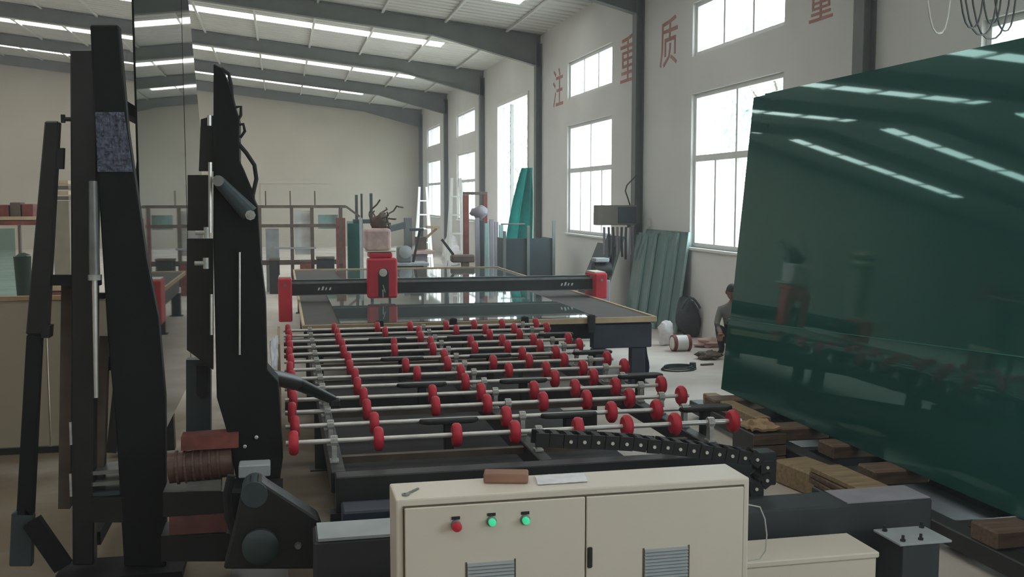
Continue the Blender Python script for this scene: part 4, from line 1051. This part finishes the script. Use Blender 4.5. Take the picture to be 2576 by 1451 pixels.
sbox(44, 567, 56, 720, SY + .02, .08, 'post', M_brown, bs_); sbox(-58, 567, -46, 760, SY + .02, .08, 'post', M_brown, bs_)
for x_ in (-52, 50): p = at(x_, 700, Y=SY); MB().box2((p.x - .04, SY + .02, 0), (p.x + .04, SY + .1, p.z)).build('post', M_brown, bs_)
for i, (x0, x1, h, m, lab) in enumerate(((-20, 22, 28, M_rust, 'rust red carton on the brown shelf, nearest the frame edge'), (24, 52, 34, M_brown, 'brown carton in the middle of the brown shelf'), (54, 84, 30, M_rust, 'rust red carton at the inner end of the brown shelf'))):
    tag(sbox(x0, 555 - h - 12, x1, 554.9, SY + .1, .3, 'carton', m, None, .01), lab, 'carton')
tag(sbox(-50, 575, 44, 760, SY + .2, .012, 'green_pane', M_lean, None), 'green glass pane standing under the brown shelf', 'glass sheet')
tb_ = MB().cyl(at(56, 645, Y=13.5), at(64, 800, Y=13.5), .10, .07, 10).cyl(at(56, 645, Y=13.5), at(54, 636, Y=13.5), .10, .03, 10)
tb_.cyl(at(64, 800, Y=13.5), Vector((at(64, 800, Y=13.5).x, 13.5, 0)), .03, .03, 6)
tag(tb_.build('rolled_cloth', mat('dark_green_cloth', srgb(40, 58, 48), .85, var=.2), smooth=True), 'dark green rolled cloth on a pole standing behind the cream partition', 'cloth')
lk = thing('beige_locker', (-4.6, 21, 0), 'tall beige locker with slatted top seen between the rack posts', 'locker')
a, b = at(128, 452, Y=21), at(180, 700, Y=21)
MB().box2((a.x, 21, 0), (b.x, 21.5, a.z - .4)).build('locker_body', mat('drab_locker_paint', srgb(132, 126, 106), .7, var=.1), lk, bevel=.01)
for i in range(4): MB().box2((a.x, 20.99, a.z - .38 + .1 * i), (b.x, 21.5, a.z - .31 + .1 * i)).build('slat', M_edge if i % 2 else M_brown, lk)
rc = thing('red_cart', (-3.7, 15, 0), 'rust red tool cart with pale top behind the cream partition', 'cart')
a, b = at(122, 716, Y=15), at(166, 770, Y=15)
MB().box2((a.x, 15, .2), (b.x, 15.5, a.z - .08)).build('cart_body', M_rust, rc, bevel=.02); MB().box2((a.x - .03, 14.97, a.z - .08), (b.x + .03, 15.53, a.z)).build('cart_top', M_edge, rc)
for x_ in (a.x + .06, b.x - .06):
    for y_ in (15.08, 15.42): MB().cyl((x_ - .02, y_, .1), (x_ + .02, y_, .1), .1, n=12).build('wheel', M_rubber, rc)

# loops of cable hanging from the near beam at the top right
hc_ = []
for i, (x0, x1, yb, m) in enumerate(((2322, 2402, 84, M_wirew), (2404, 2486, 70, M_wired), (2414, 2524, 88, M_wired), (2430, 2556, 98, M_wired), (2462, 2530, 60, M_wired), (2492, 2566, 78, M_wired))):
    Y_ = 7.6; pts = []
    for k in range(17):
        u = k / 16; x = x0 + (x1 - x0) * (.5 - .5 * math.cos(PI * u)); y = yb - (yb + 420) * (abs(2 * u - 1) ** 2.6)
        pts.append(at(x, y, Y=Y_ + .03 * i))
    cb = MB().tube(pts, .008, 5)
    tag(cb.build('hanging_cable', m, smooth=True), 'pale cable loop hanging apart at the top, farthest from the frame edge' if i == 0 else 'dark cable loop hanging before the near window, %s of the bunch from the column' % ('', 'first', 'second', 'third', 'fourth', 'fifth')[i], 'cable', None if i == 0 else 'cable loops by the near window')
